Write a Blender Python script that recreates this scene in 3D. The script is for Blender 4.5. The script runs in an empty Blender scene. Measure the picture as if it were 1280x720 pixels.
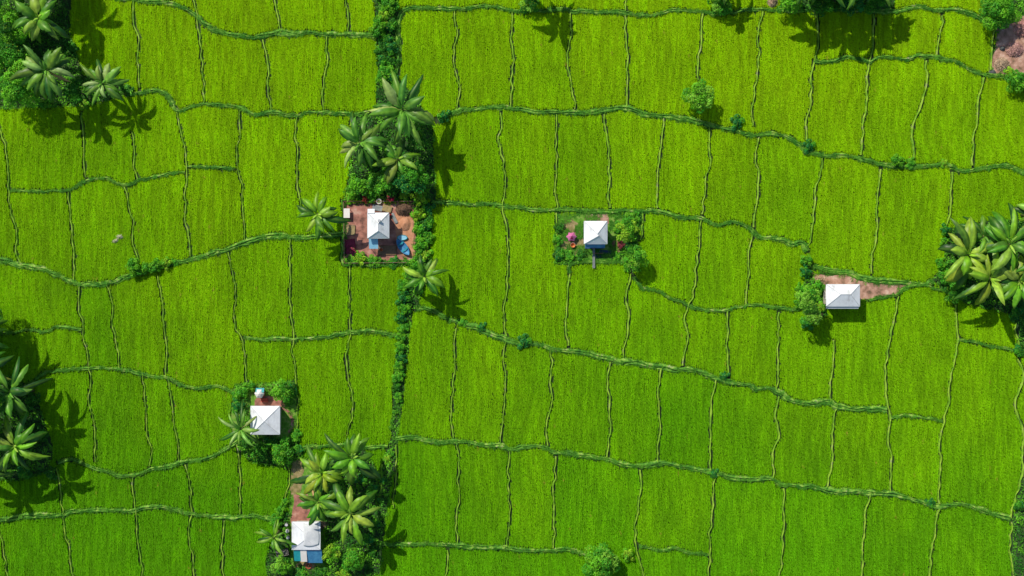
import bpy, math, random
import numpy as np
from mathutils import Vector, Matrix, noise as mnoise
random.seed(7)
RS = np.random.RandomState(11)
PI = math.pi
S = 0.125            # metres per photograph pixel at ground level
H = 200.0            # camera height
scene = bpy.context.scene
COL = scene.collection

def W(px, py, z=0.0):
    k = S * (H - z) / H
    return Vector(((px - 640) * k, (360 - py) * k, z))

# ------------------------------------------------------------------ noise
def _hash(ix, iy, seed):
    h = (ix.astype(np.int64) * 374761393 + iy.astype(np.int64) * 668265263 + seed * 1442695041) & 0xffffffff
    h = ((h ^ (h >> 13)) * 1274126177) & 0xffffffff
    h = (h ^ (h >> 16)) & 0xffffffff
    return h / 4294967295.0
def vnoise(x, y, seed=0):
    x = np.asarray(x, float); y = np.asarray(y, float)
    ix = np.floor(x); iy = np.floor(y)
    fx = x - ix; fy = y - iy
    fx = fx * fx * (3 - 2 * fx); fy = fy * fy * (3 - 2 * fy)
    a = _hash(ix, iy, seed); b = _hash(ix + 1, iy, seed)
    c = _hash(ix, iy + 1, seed); d = _hash(ix + 1, iy + 1, seed)
    return (a * (1 - fx) + b * fx) * (1 - fy) + (c * (1 - fx) + d * fx) * fy

# ------------------------------------------------------------------ object helpers
def tag(o, label=None, cat=None, group=None, kind=None):
    if label: o['label'] = label
    if cat: o['category'] = cat
    if group: o['group'] = group
    if kind: o['kind'] = kind
    return o
def empty(name, loc, rz=0):
    o = bpy.data.objects.new(name, None); COL.objects.link(o)
    o.location = loc; o.rotation_euler = (0, 0, rz); o.empty_display_size = 0.3
    return o
def mesh_np(name, V, F, mat, parent=None, col=None, smooth=False, link=True, uv=None):
    """V (n,3), F list of faces or (m,k) array"""
    me = bpy.data.meshes.new(name)
    V = np.asarray(V, dtype=np.float32)
    if isinstance(F, np.ndarray):
        m, k = F.shape
        me.vertices.add(len(V)); me.vertices.foreach_set('co', V.ravel())
        me.loops.add(m * k); me.loops.foreach_set('vertex_index', F.astype(np.int32).ravel())
        me.polygons.add(m)
        me.polygons.foreach_set('loop_start', np.arange(0, m * k, k, dtype=np.int32))
        me.polygons.foreach_set('loop_total', np.full(m, k, dtype=np.int32))
        me.update(calc_edges=True)
    else:
        me.from_pydata([tuple(map(float, v)) for v in V], [], F)
        me.update()
    if col is not None:
        a = me.attributes.new('col', 'FLOAT_COLOR', 'POINT')
        c = np.ones((len(V), 4), np.float32); c[:, :3] = np.asarray(col)
        a.data.foreach_set('color', c.ravel())
    if smooth:
        me.polygons.foreach_set('use_smooth', np.ones(len(me.polygons), dtype=bool))
    me.materials.append(mat)
    o = bpy.data.objects.new(name, me)
    if link: COL.objects.link(o)
    if parent: o.parent = parent
    return o

class MB:
    def __init__(s): s.v = []; s.f = []
    def add(s, vs, fs):
        n = len(s.v); s.v += [tuple(v) for v in vs]; s.f += [tuple(i + n for i in f) for f in fs]
    def box(s, x0, x1, y0, y1, z0, z1, rz=0, c=None):
        vs = [(x, y, z) for z in (z0, z1) for x, y in ((x0, y0), (x1, y0), (x1, y1), (x0, y1))]
        if rz:
            cx, cy = c or ((x0 + x1) / 2, (y0 + y1) / 2)
            vs = [(cx + (x - cx) * math.cos(rz) - (y - cy) * math.sin(rz), cy + (x - cx) * math.sin(rz) + (y - cy) * math.cos(rz), z) for x, y, z in vs]
        s.add(vs, [(3, 2, 1, 0), (4, 5, 6, 7), (0, 1, 5, 4), (1, 2, 6, 5), (2, 3, 7, 6), (3, 0, 4, 7)])
    def tube(s, pts, rad, seg=8, cap=True):
        pts = [Vector(p) for p in pts]; n = len(pts)
        rad = rad if isinstance(rad, (list, tuple)) else [rad] * n
        vs = []
        for i, p in enumerate(pts):
            t = (pts[min(i + 1, n - 1)] - pts[max(i - 1, 0)]).normalized()
            a = Vector((0, 0, 1)) if abs(t.z) < 0.9 else Vector((1, 0, 0))
            u = t.cross(a).normalized(); w = t.cross(u)
            for k in range(seg):
                q = 2 * PI * k / seg
                vs.append(p + (u * math.cos(q) + w * math.sin(q)) * rad[i])
        fs = [(i * seg + k, i * seg + (k + 1) % seg, (i + 1) * seg + (k + 1) % seg, (i + 1) * seg + k) for i in range(n - 1) for k in range(seg)]
        if cap: fs += [tuple(range(seg))[::-1], tuple((n - 1) * seg + k for k in range(seg))]
        s.add(vs, fs)
    def lathe(s, prof, seg=16, c=(0, 0)):
        vs = [(c[0] + r * math.cos(2 * PI * k / seg), c[1] + r * math.sin(2 * PI * k / seg), z) for r, z in prof for k in range(seg)]
        n = len(prof)
        fs = [(i * seg + k, i * seg + (k + 1) % seg, (i + 1) * seg + (k + 1) % seg, (i + 1) * seg + k) for i in range(n - 1) for k in range(seg)]
        fs += [tuple(range(seg))[::-1], tuple((n - 1) * seg + k for k in range(seg))]
        s.add(vs, fs)
    def build(s, name, mat, parent=None, smooth=False):
        return mesh_np(name, s.v, s.f, mat, parent, smooth=smooth)

# ------------------------------------------------------------------ materials
def nodes(name):
    m = bpy.data.materials.new(name); m.use_nodes = True
    nt = m.node_tree; nt.nodes.clear()
    out = nt.nodes.new('ShaderNodeOutputMaterial')
    return m, nt, out
def N(nt, t, **kw):
    n = nt.nodes.new(t)
    for k, v in kw.items():
        if k in n.inputs: n.inputs[k].default_value = v
        else: setattr(n, k, v)
    return n
def ramp(nt, fac, stops):
    r = nt.nodes.new('ShaderNodeValToRGB')
    e = r.color_ramp.elements
    e[0].position = stops[0][0]; e[0].color = (*stops[0][1], 1)
    e[1].position = stops[-1][0]; e[1].color = (*stops[-1][1], 1)
    for p, c in stops[1:-1]:
        x = e.new(p); x.color = (*c, 1)
    nt.links.new(fac, r.inputs[0])
    return r
def noisy(name, stops, scale=2.0, rough=0.8, bump=0.3, stretch=(1, 1, 1), detail=9, bscale=None, dist=0.03, spec=0.3, metal=0.0):
    m, nt, out = nodes(name); L = nt.links.new
    tc = N(nt, 'ShaderNodeTexCoord'); mp = N(nt, 'ShaderNodeMapping'); mp.inputs['Scale'].default_value = stretch
    L(tc.outputs['Object'], mp.inputs[0])
    no = N(nt, 'ShaderNodeTexNoise', Scale=scale, Detail=float(detail), Roughness=0.6); L(mp.outputs[0], no.inputs['Vector'])
    r = ramp(nt, no.outputs['Fac'], stops)
    b = N(nt, 'ShaderNodeBsdfPrincipled', Roughness=rough, Metallic=metal); b.inputs['Specular IOR Level'].default_value = spec
    L(r.outputs[0], b.inputs['Base Color'])
    n2 = N(nt, 'ShaderNodeTexNoise', Scale=bscale or scale * 4, Detail=5.0); L(mp.outputs[0], n2.inputs['Vector'])
    bp = N(nt, 'ShaderNodeBump', Strength=bump, Distance=dist); L(n2.outputs['Fac'], bp.inputs['Height'])
    L(bp.outputs[0], b.inputs['Normal']); L(b.outputs[0], out.inputs[0])
    return m
def leafy(name, rough=0.5, trans=0.3, spec=0.4, nscale=3.0, amt=0.35, inst=False):
    """leaf colour from the 'col' attribute, varied by fine noise"""
    m, nt, out = nodes(name); L = nt.links.new
    at = N(nt, 'ShaderNodeAttribute', attribute_name='col')
    if inst: at.attribute_type = 'INSTANCER'
    if inst:
        colr = at.outputs['Color']
    else:
        tc = N(nt, 'ShaderNodeTexCoord')
        no = N(nt, 'ShaderNodeTexNoise', Scale=nscale, Detail=4.0); L(tc.outputs['Object'], no.inputs['Vector'])
        mr = N(nt, 'ShaderNodeMapRange'); mr.inputs['From Min'].default_value = 0.3; mr.inputs['From Max'].default_value = 0.7
        mr.inputs['To Min'].default_value = 1 - amt; mr.inputs['To Max'].default_value = 1 + amt
        L(no.outputs['Fac'], mr.inputs[0])
        mx = N(nt, 'ShaderNodeVectorMath', operation='SCALE'); L(at.outputs['Color'], mx.inputs[0]); L(mr.outputs[0], mx.inputs['Scale'])
        colr = mx.outputs[0]
    b = N(nt, 'ShaderNodeBsdfPrincipled', Roughness=rough); b.inputs['Specular IOR Level'].default_value = spec
    L(colr, b.inputs['Base Color'])
    t = N(nt, 'ShaderNodeBsdfTranslucent'); L(colr, t.inputs['Color'])
    ms = N(nt, 'ShaderNodeMixShader', Fac=trans); L(b.outputs[0], ms.inputs[1]); L(t.outputs[0], ms.inputs[2])
    L(ms.outputs[0], out.inputs[0])
    return m

M = {}
M['rice'] = leafy('rice_blade', rough=0.6, trans=0.35, spec=0.15, inst=True)
M['bgrass'] = leafy('bund_grass', rough=0.6, trans=0.3, spec=0.2, inst=True)
M['leaf'] = leafy('leaf', rough=0.55, trans=0.3, spec=0.25, nscale=2.0, amt=0.25)
M['banana'] = leafy('broad_leaf', rough=0.42, trans=0.25, spec=0.35, nscale=1.3, amt=0.3)
M['bark'] = noisy('bark', [(0.3, (0.06, 0.045, 0.03)), (0.7, (0.16, 0.13, 0.09))], 6, 0.9, 0.6, (1, 1, 0.3))
M['stem'] = noisy('green_stem', [(0.3, (0.08, 0.10, 0.03)), (0.7, (0.16, 0.18, 0.06))], 5, 0.7, 0.4, (1, 1, 0.3))
M['mud'] = noisy('wet_mud', [(0.3, (0.012, 0.03, 0.006)), (0.7, (0.03, 0.06, 0.012))], 1.2, 0.55, 0.5, dist=0.05)
M['far'] = noisy('crop_far', [(0.3, (0.09, 0.22, 0.004)), (0.7, (0.15, 0.30, 0.006))], 1.5, 0.8, 0.8, (1, 0.15, 1), dist=0.2)
M['bund'] = noisy('bund_soil', [(0.3, (0.08, 0.22, 0.012)), (0.45, (0.17, 0.38, 0.02)), (0.58, (0.30, 0.50, 0.04)), (0.70, (0.26, 0.30, 0.16))], 0.9, 0.85, 0.9, bscale=7, dist=0.08)
M['bundmain'] = noisy('bund_bank', [(0.34, (0.03, 0.13, 0.015)), (0.50, (0.10, 0.30, 0.025)), (0.60, (0.26, 0.46, 0.06)), (0.70, (0.34, 0.38, 0.20))], 1.1, 0.85, 1.0, bscale=6, dist=0.1)
M['brick'] = noisy('brick_yard', [(0.32, (0.12, 0.06, 0.05)), (0.44, (0.28, 0.13, 0.10)), (0.56, (0.42, 0.19, 0.15)), (0.68, (0.50, 0.32, 0.26))], 0.8, 0.85, 0.5, bscale=9)
M['dirt'] = noisy('pink_dirt', [(0.32, (0.14, 0.10, 0.06)), (0.45, (0.34, 0.20, 0.14)), (0.56, (0.48, 0.29, 0.22)), (0.68, (0.62, 0.46, 0.36))], 0.9, 0.95, 0.9, bscale=8, dist=0.06)
M['tandirt'] = noisy('tan_dirt', [(0.28, (0.12, 0.13, 0.04)), (0.5, (0.26, 0.22, 0.09)), (0.72, (0.42, 0.32, 0.18))], 1.6, 0.95, 0.9, bscale=8, dist=0.06)
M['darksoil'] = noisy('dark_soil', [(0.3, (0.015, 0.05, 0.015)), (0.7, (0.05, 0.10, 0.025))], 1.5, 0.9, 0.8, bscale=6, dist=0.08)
M['lawn'] = noisy('weedy_lawn', [(0.3, (0.06, 0.20, 0.01)), (0.5, (0.13, 0.32, 0.03)), (0.72, (0.30, 0.36, 0.10))], 1.8, 0.95, 1.0, bscale=9, dist=0.08)
M['roof'] = noisy('white_roof', [(0.30, (0.46, 0.47, 0.48)), (0.40, (0.68, 0.72, 0.77)), (0.55, (0.78, 0.83, 0.89)), (0.75, (0.82, 0.87, 0.92))], 1.1, 0.5, 0.5, (1, .45, 1), bscale=5, dist=0.05)
M['roofgrey'] = noisy('grey_roof', [(0.25, (0.45, 0.50, 0.55)), (0.75, (0.72, 0.75, 0.78))], 1.0, 0.45, 0.15, bscale=4, dist=0.02)
M['seam'] = noisy('seam', [(0.3, (0.42, 0.45, 0.5)), (0.7, (0.6, 0.62, 0.65))], 3, 0.5, 0.1)
M['rim'] = noisy('eave_metal', [(0.3, (0.35, 0.38, 0.42)), (0.7, (0.55, 0.58, 0.62))], 3, 0.5, 0.1)
M['wallblue'] = noisy('blue_wall', [(0.3, (0.05, 0.11, 0.26)), (0.7, (0.08, 0.18, 0.38))], 2, 0.7, 0.1)
M['wallcream'] = noisy('cream_wall', [(0.3, (0.42, 0.38, 0.30)), (0.7, (0.58, 0.54, 0.44))], 2, 0.8, 0.2)
M['wood'] = noisy('wood', [(0.3, (0.13, 0.08, 0.045)), (0.7, (0.26, 0.17, 0.10))], 3, 0.75, 0.4, (1, 6, 1))
M['greywood'] = noisy('grey_wood', [(0.3, (0.12, 0.15, 0.16)), (0.7, (0.28, 0.31, 0.32))], 3, 0.8, 0.3, (4, 1, 1))
M['glass'] = noisy('window_glass', [(0.3, (0.02, 0.03, 0.04)), (0.7, (0.04, 0.06, 0.08))], 2, 0.1, 0.0)
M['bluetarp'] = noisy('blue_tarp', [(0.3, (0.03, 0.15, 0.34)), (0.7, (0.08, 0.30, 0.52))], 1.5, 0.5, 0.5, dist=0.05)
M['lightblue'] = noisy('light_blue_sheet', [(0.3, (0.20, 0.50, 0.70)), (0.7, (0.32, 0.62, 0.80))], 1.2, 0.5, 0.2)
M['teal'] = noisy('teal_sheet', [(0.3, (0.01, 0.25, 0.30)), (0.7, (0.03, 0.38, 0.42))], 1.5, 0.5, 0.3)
M['maroon'] = noisy('maroon_cloth', [(0.3, (0.10, 0.01, 0.03)), (0.7, (0.24, 0.03, 0.07))], 2, 0.9, 0.5)
M['red'] = noisy('red_clay', [(0.3, (0.42, 0.06, 0.04)), (0.7, (0.58, 0.12, 0.08))], 2, 0.7, 0.3)
M['orange'] = noisy('orange_plastic', [(0.3, (0.55, 0.16, 0.05)), (0.7, (0.68, 0.24, 0.08))], 2, 0.5, 0.1)
M['pink'] = noisy('pink_cloth', [(0.3, (0.50, 0.10, 0.28)), (0.7, (0.68, 0.22, 0.42))], 1.5, 0.8, 0.3)
M['crimson'] = noisy('crimson_cloth', [(0.3, (0.25, 0.005, 0.05)), (0.7, (0.42, 0.015, 0.08))], 1.5, 0.8, 0.3)
M['straw'] = noisy('straw', [(0.28, (0.20, 0.12, 0.06)), (0.5, (0.42, 0.28, 0.17)), (0.72, (0.60, 0.44, 0.32))], 2.5, 0.95, 1.0, bscale=14, dist=0.08)
M['palestraw'] = noisy('pale_straw', [(0.3, (0.32, 0.34, 0.16)), (0.7, (0.68, 0.68, 0.48))], 3, 0.9, 0.8, bscale=14, dist=0.06)
M['brownstraw'] = noisy('brown_thatch', [(0.3, (0.09, 0.05, 0.03)), (0.7, (0.24, 0.15, 0.10))], 2.5, 0.95, 1.0, bscale=14, dist=0.08)
M['peach'] = noisy('peach_sand', [(0.3, (0.42, 0.19, 0.10)), (0.7, (0.60, 0.32, 0.20))], 1.8, 0.95, 0.6, bscale=7, dist=0.06)
M['white'] = noisy('white_paint', [(0.3, (0.70, 0.68, 0.66)), (0.7, (0.82, 0.80, 0.78))], 1.5, 0.6, 0.1)
M['mat'] = noisy('reed_mat', [(0.3, (0.24, 0.19, 0.08)), (0.7, (0.38, 0.31, 0.16))], 3, 0.9, 0.4, (1, 8, 1))
M['rock'] = noisy('rock', [(0.3, (0.04, 0.05, 0.05)), (0.7, (0.13, 0.14, 0.14))], 2, 0.9, 0.8)
M['concrete'] = noisy('concrete', [(0.3, (0.16, 0.20, 0.21)), (0.7, (0.30, 0.33, 0.34))], 2, 0.9, 0.3)
M['water'] = noisy('pond_water', [(0.3, (0.008, 0.03, 0.07)), (0.7, (0.015, 0.05, 0.10))], 1, 0.12, 0.1)
M['black'] = noisy('black_mesh', [(0.3, (0.012, 0.012, 0.012)), (0.7, (0.03, 0.03, 0.03))], 4, 0.8, 0.2)

# ------------------------------------------------------------------ field banks (photo pixels)
MAIN = [  # (width m, points)
 (0.8, "165,0 190,2 212,4 238,14 262,35 290,44 320,47"),
 (1.05, "320,47 360,42 400,42 440,43 468,45"),
 (0.8, "497,95 497,60 497,30 505,12 530,10 560,11 590,9 615,8 640,14 700,12 720,16 760,14 800,18 820,18 840,14 870,16 900,17 950,12 990,13 1050,13 1115,14 1145,8 1165,14 1190,13 1210,18 1235,27"),
 (0.7, "160,117 178,117 190,114 208,119 222,137 245,133 270,131 300,136 320,143 345,141 370,145 400,140 440,143 462,141"),
 (0.9, "548,150 565,142 590,137 640,135 670,141 700,141 740,139 785,137 815,144 860,149 885,154 915,163 935,170 970,167 995,177 1015,192 1060,197 1100,206 1145,209 1180,206 1210,214 1255,209 1280,216"),
 (0.75, "1018,78 1040,77 1060,72 1085,77 1100,72 1128,75 1150,69 1180,74 1198,78 1215,88 1235,94 1260,98"),
 (0.55, "14,238 60,238 88,237 103,229 112,225 130,224 155,230 165,229 175,223 200,222 215,217 232,216"),
 (0.6, "235,210 265,209 292,213"),
 (0.95, "0,325 25,331 50,334 70,342 95,353 120,356 140,353 160,345 200,335 225,327 250,320 280,312 300,303 320,300 345,294 380,296 400,295 428,293"),
 (0.5, "0,418 20,415 38,411 55,415 75,408 103,411"),
 (0.65, "305,424 340,424 365,424 390,422 415,420 437,416 460,414 497,418"),
 (0.65, "20,487 40,479 52,470 62,463 85,463 113,460 140,461 165,464 180,467 210,473 225,480 245,485 275,484 295,490"),
 (0.7, "73,576 90,573 110,580 130,587 150,594 170,594 190,587 210,583 240,577 265,570 280,563 298,552"),
 (0.7, "372,559 395,557 430,555 445,557 485,558"),
 (0.95, "495,549 520,548 550,551 570,549 600,554 625,556 640,560 675,558 690,565 715,566 745,573 775,578 800,582 830,580 860,585 895,593 920,599 960,598 975,607 1010,608 1040,613 1090,617 1115,617 1140,624 1170,633 1195,630 1215,635 1240,641 1262,647"),
 (0.8, "0,650 30,645 75,643 90,638 130,638 165,637 195,634 215,637 240,643 265,645 290,647 320,646 342,650"),
 (0.75, "472,680 500,679 540,679 570,681 590,684 620,683 640,687 690,687 710,687 735,692"),
 (0.5, "798,683 830,687 845,687 860,692 886,692"),
 (0.95, "520,386 535,386 560,398 590,408 610,415 640,427 665,428 690,435 720,440 760,449 790,453 820,458 850,461 875,466 890,470 912,478 935,482 945,487 960,486 975,491 985,499 1010,505 1035,504 1045,508 1075,511 1108,513"),
 (0.55, "1112,521 1130,519 1150,522 1178,526"),
 (0.8, "541,254 570,255 590,257 610,254 630,257 660,262 690,261 720,262 760,264 800,263 830,267 850,271 875,273 895,280 915,278 935,284 950,295 975,299 990,305 1002,304 1008,314"),
 (0.65, "793,345 803,360 825,364 840,373 860,382 890,388 910,387 935,383 960,384 985,387 1000,385"),
 (0.95, "1010,333 1040,340 1060,342 1080,348 1110,351 1150,356 1165,352"),
 (0.5, "1085,375 1100,371 1121,369 1130,361 1150,357 1175,361 1187,364"),
 (0.55, "1197,425 1215,429 1235,433 1265,436 1275,444"),
 (0.6, "711,342 711,332 722,327 742,326 780,326"),
 (0.6, "430,250 430,290 429,328 440,331 480,331 515,327"),
]
SIDE = """167,0 168,30 172,50 172,85 175,110
243,0 248,25 250,50 255,90 257,130
345,0 348,30 350,42
433,0 434,40
328,50 335,75 335,110 339,140
407,46 408,80 405,110 406,139
0,165 8,190 13,225 15,260 22,295 22,315 28,330
102,140 105,170 107,200 109,222
167,165 168,195 172,225
223,140 228,165 233,190 235,215 232,240 234,260 232,280 238,300 239,321
297,138 300,165 296,185 298,210 303,240 305,270 307,300
369,146 371,180 373,220 372,240 377,262
440,146 438,158
158,233 162,250 166,275 168,300 173,324
86,240 88,270 90,300 94,320 95,350
100,357 98,385 104,405 107,425 113,460 114,500 119,535 119,577
136,356 140,385 143,415 148,440 152,460
197,345 203,370 204,410 209,440 210,472
288,315 293,345 295,370 293,400 305,430 306,460 308,478
362,298 362,325 364,360 365,400 367,422 365,440 369,460 371,485 374,505 371,530 368,545
436,330 436,365 437,390 437,418 433,440 434,465 439,500 438,525 435,545
177,467 180,500 183,535 189,560 188,583
213,475 216,510 220,540 226,577
73,585 77,610 80,640 82,665 88,695 92,720
165,597 168,615 170,635 171,660 175,690 179,720
233,580 238,600 240,625 242,642 237,660 238,685 245,720
298,555 300,590 301,643
280,650 278,690 280,720
0,660 5,690 10,720
361,570 362,600 358,628
568,14 570,50 568,75 574,110 573,138
640,14 639,50 643,80 640,100 640,135
627,141 628,165 625,175 631,210 629,240 628,262 632,290 635,315 634,350 630,380 628,400 633,420
571,410 567,435 568,470 567,500 564,525 568,547
632,427 631,460 630,480 630,510 627,540 628,553
572,556 574,590 572,640 572,680
635,563 637,600 637,640 635,683
560,687 558,720
495,556 494,590 492,635
783,0 781,14
712,16 715,40 710,60 712,90 717,120 718,137
782,18 783,60 783,90 785,115 782,135
878,17 876,50 872,75 874,100
952,14 948,40 950,70 943,110 938,140 940,158
695,143 695,170 696,195 694,225 696,240 697,260
755,143 759,175 762,205 760,240 761,260
828,148 827,175 823,205 820,240 822,260
885,157 886,200 881,225 880,240 878,268
950,172 945,200 948,215 946,245 945,265 941,284
697,266 696,290 694,312
711,340 708,370 708,400 710,432
787,342 783,370 785,395 783,420 780,447
805,267 803,285 799,300
877,276 873,300 870,330 868,360 862,382 857,400 860,420 855,440 853,457
942,290 937,310 935,340 933,382
910,388 910,420 909,450 912,470
688,435 690,455 687,480 689,505 683,530 685,557
763,452 760,480 760,510 761,530 759,573
825,460 822,480 823,510 825,540 822,578
895,474 890,500 888,530 886,588
694,570 692,610 693,650 692,685
802,587 800,610 796,640 795,680 798,700 803,720
893,596 890,630 888,665 887,690 886,720
1022,15 1021,50 1018,77 1013,100 1012,130 1008,155 1006,175
1092,18 1091,50 1087,75 1083,100 1080,140 1077,180 1077,194
1178,20 1173,50 1172,70
1157,76 1157,110 1150,135 1142,160 1142,198
1243,32 1240,55 1238,88
1229,97 1222,120 1222,145 1216,175 1214,207
1028,198 1025,215 1018,240 1016,270 1012,300 1008,312
1102,212 1099,235 1095,260 1094,290 1090,320 1090,342
1190,215 1187,240 1187,260 1183,282
974,390 973,420 972,450 972,488
1043,425 1040,450 1037,480 1038,503
1123,370 1120,395 1112,420 1108,450 1108,480 1108,500 1112,520 1110,550 1115,570 1112,600 1113,615
1195,380 1197,410 1195,425 1192,450 1186,480 1186,500 1180,525 1175,550 1177,575 1174,600 1173,630
973,495 968,520 973,545 966,570 966,597
1045,508 1042,530 1041,560 1034,608
980,610 980,650 978,690 973,720
1090,618 1082,640 1080,670 1077,720
1173,635 1168,665 1163,690 1160,720
1273,448 1278,470 1272,490 1268,512 1279,535 1279,560 1276,590 1270,620 1262,647
1264,652 1263,690 1264,720
1275,390 1270,410 1275,440
478,580 477,600 473,625"""
def parse(t): return [tuple(map(float, p.split(','))) for p in t.split()]
BUNDS = [(w, parse(p), True) for w, p in MAIN] + [(None, parse(l), False) for l in SIDE.strip().split('\n')]

def extend(pts):
    def ext(a, b):   # a end, b previous
        d = Vector((a[0] - b[0], a[1] - b[1])).normalized()
        return [(a[0] + d.x * k + random.uniform(-4, 4), a[1] + d.y * k + random.uniform(-4, 4)) for k in (35, 75, 115)]
    out = list(pts)
    def edge(p): return p[0] <= 1 or p[0] >= 1279 or p[1] <= 1 or p[1] >= 719
    if edge(pts[-1]): out = out + ext(pts[-1], pts[-2])
    if edge(pts[0]): out = ext(pts[0], pts[1])[::-1] + out
    return out
def catmull(pts, step_px=2.0):
    P = [np.array(p, float) for p in pts]
    P = [2 * P[0] - P[1]] + P + [2 * P[-1] - P[-2]]
    out = []
    for i in range(1, len(P) - 2):
        a, b, c, d = P[i - 1:i + 3]
        n = max(2, int(np.linalg.norm(c - b) / step_px))
        for k in range(n):
            t = k / n
            out.append(0.5 * ((2 * b) + (c - a) * t + (2 * a - 5 * b + 4 * c - d) * t * t + (3 * b - a - 3 * c + d) * t ** 3))
    out.append(P[-2])
    return np.array(out)

# clearance grid
GX0, GY0, GC = -100.0, -60.0, 0.0625
GW, GH = int(200 / GC), int(120 / GC)
clear = np.full((GH, GW), 9.0, np.float32)
def stamp(x, y, hw, R=1.3):
    r = int(R / GC)
    ix = int((x - GX0) / GC); iy = int((y - GY0) / GC)
    x0, x1, y0, y1 = max(0, ix - r), min(GW, ix + r + 1), max(0, iy - r), min(GH, iy + r + 1)
    if x0 >= x1 or y0 >= y1: return
    xx = GX0 + (np.arange(x0, x1) + .5) * GC - x; yy = GY0 + (np.arange(y0, y1) + .5) * GC - y
    d = np.sqrt(xx[None, :] ** 2 + yy[:, None] ** 2) - hw
    np.minimum(clear[y0:y1, x0:x1], d, out=clear[y0:y1, x0:x1])
def clear_poly(pts_px, d=-1.0):
    P = np.array([W(*p)[:2] for p in pts_px])
    x0, x1 = P[:, 0].min() - .5, P[:, 0].max() + .5; y0, y1 = P[:, 1].min() - .5, P[:, 1].max() + .5
    ax = np.arange(max(0, int((x0 - GX0) / GC)), min(GW, int((x1 - GX0) / GC)))
    ay = np.arange(max(0, int((y0 - GY0) / GC)), min(GH, int((y1 - GY0) / GC)))
    X, Y = np.meshgrid(GX0 + (ax + .5) * GC, GY0 + (ay + .5) * GC)
    ins = inpoly(X, Y, P)
    sub = clear[ay[0]:ay[-1] + 1, ax[0]:ax[-1] + 1]
    sub[ins] = np.minimum(sub[ins], d)
def inpoly(X, Y, P):
    ins = np.zeros(X.shape, bool); n = len(P)
    for i in range(n):
        xa, ya = P[i]; xb, yb = P[(i + 1) % n]
        if ya == yb: continue
        c = ((ya > Y) != (yb > Y)) & (X < (xb - xa) * (Y - ya) / (yb - ya) + xa)
        ins ^= c
    return ins

BG_PTS = []   # grass tufts on the banks: x,y,z,scale,kind
def build_bund(i, w, pts, main):
    P = catmull(extend(pts))
    X = np.stack([(P[:, 0] - 640) * S, (360 - P[:, 1]) * S], 1)
    T = np.gradient(X, axis=0); T /= np.linalg.norm(T, axis=1)[:, None] + 1e-9
    Nn = np.stack([-T[:, 1], T[:, 0]], 1)
    s = np.concatenate([[0], np.cumsum(np.linalg.norm(np.diff(X, axis=0), axis=1))])
    if w is None: w = 0.25 + 0.08 * random.random()
    sd = 100 + i
    j = (vnoise(s / 1.1, 0 * s, sd) - .5) * (0.34 if not main else 0.24) + (vnoise(s / 3.0, 0 * s, sd + 500) - .5) * 0.4
    X = X + Nn * j[:, None]
    hw = w / 2 * (0.52 + 0.45 * vnoise(s / 1.3, 0 * s + 7, sd) + .35 * vnoise(s / 5, 0 * s + 9, sd) ** 2) if main else w / 2 * (0.6 + 0.5 * vnoise(s / 1.0, 0 * s + 7, sd))
    h0 = 0.40 if main else 0.34
    us = np.linspace(-1, 1, 17 if main else 9); m = len(us); n = len(s)
    V = np.zeros((n, m, 3))
    zoff = 0.0007 * (i % 29)
    for k, u in enumerate(us):
        prof = (1 - abs(u) ** 4)
        wid = hw * (1.18 if abs(u) == 1 else 1)
        V[:, k, :2] = X + Nn * (u * wid)[:, None]
        rough = (vnoise(s / 0.5 + 3 * u, u * 2.3 + 0 * s + 5, sd) - .5) * 0.13
        groove = 0.0
        if main:   # braided strands: a groove that wanders across the bank
            g = (vnoise(s / 2.4, 0 * s + 3, sd + 9) - .5) * 1.3
            g2 = (vnoise(s / 3.1, 0 * s + 8, sd + 19) - .5) * 1.8
            groove = -0.30 * np.exp(-((u - g) / 0.15) ** 2) - 0.2 * np.exp(-((u - g2) / 0.12) ** 2)
        V[:, k, 2] = np.maximum(h0 * prof + (rough + groove) * (abs(u) < .95) + zoff, -0.05)
    V = V.reshape(-1, 3)
    idx = np.arange(n * m).reshape(n, m)
    F = np.stack([idx[:-1, :-1], idx[1:, :-1], idx[1:, 1:], idx[:-1, 1:]], -1).reshape(-1, 4)[:, ::-1]
    o = mesh_np('path', V, F, M['bundmain' if main else 'bund'], smooth=True)
    o['kind'] = 'structure'
    for k in range(0, n):
        stamp(X[k, 0], X[k, 1], hw[k])
    # tufts of grass along it
    L = s[-1]; cnt = int(L * (6.0 if main else 1.6))
    ss = RS.rand(cnt) * L
    dens = vnoise(ss / 2.2, 0 * ss + 1, sd + 40)
    keep = RS.rand(cnt) < (0.25 + 1.0 * dens if main else 0.8 * dens)
    ss = ss[keep]
    cx = np.interp(ss, s, X[:, 0]); cy = np.interp(ss, s, X[:, 1]); ww = np.interp(ss, s, hw)
    nx = np.interp(ss, s, Nn[:, 0]); ny = np.interp(ss, s, Nn[:, 1])
    u = (RS.rand(len(ss)) * 2 - 1) * 0.9
    for a in range(len(ss)):
        BG_PTS.append((cx[a] + nx[a] * ww[a] * u[a], cy[a] + ny[a] * ww[a] * u[a], h0 * (1 - abs(u[a]) ** 4) - 0.06, (0.45 + 0.5 * RS.rand()) * (0.8 if main else 0.4), 1 if main else 0))
for i, (w, pts, main) in enumerate(BUNDS): build_bund(i, w, pts, main)

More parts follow.
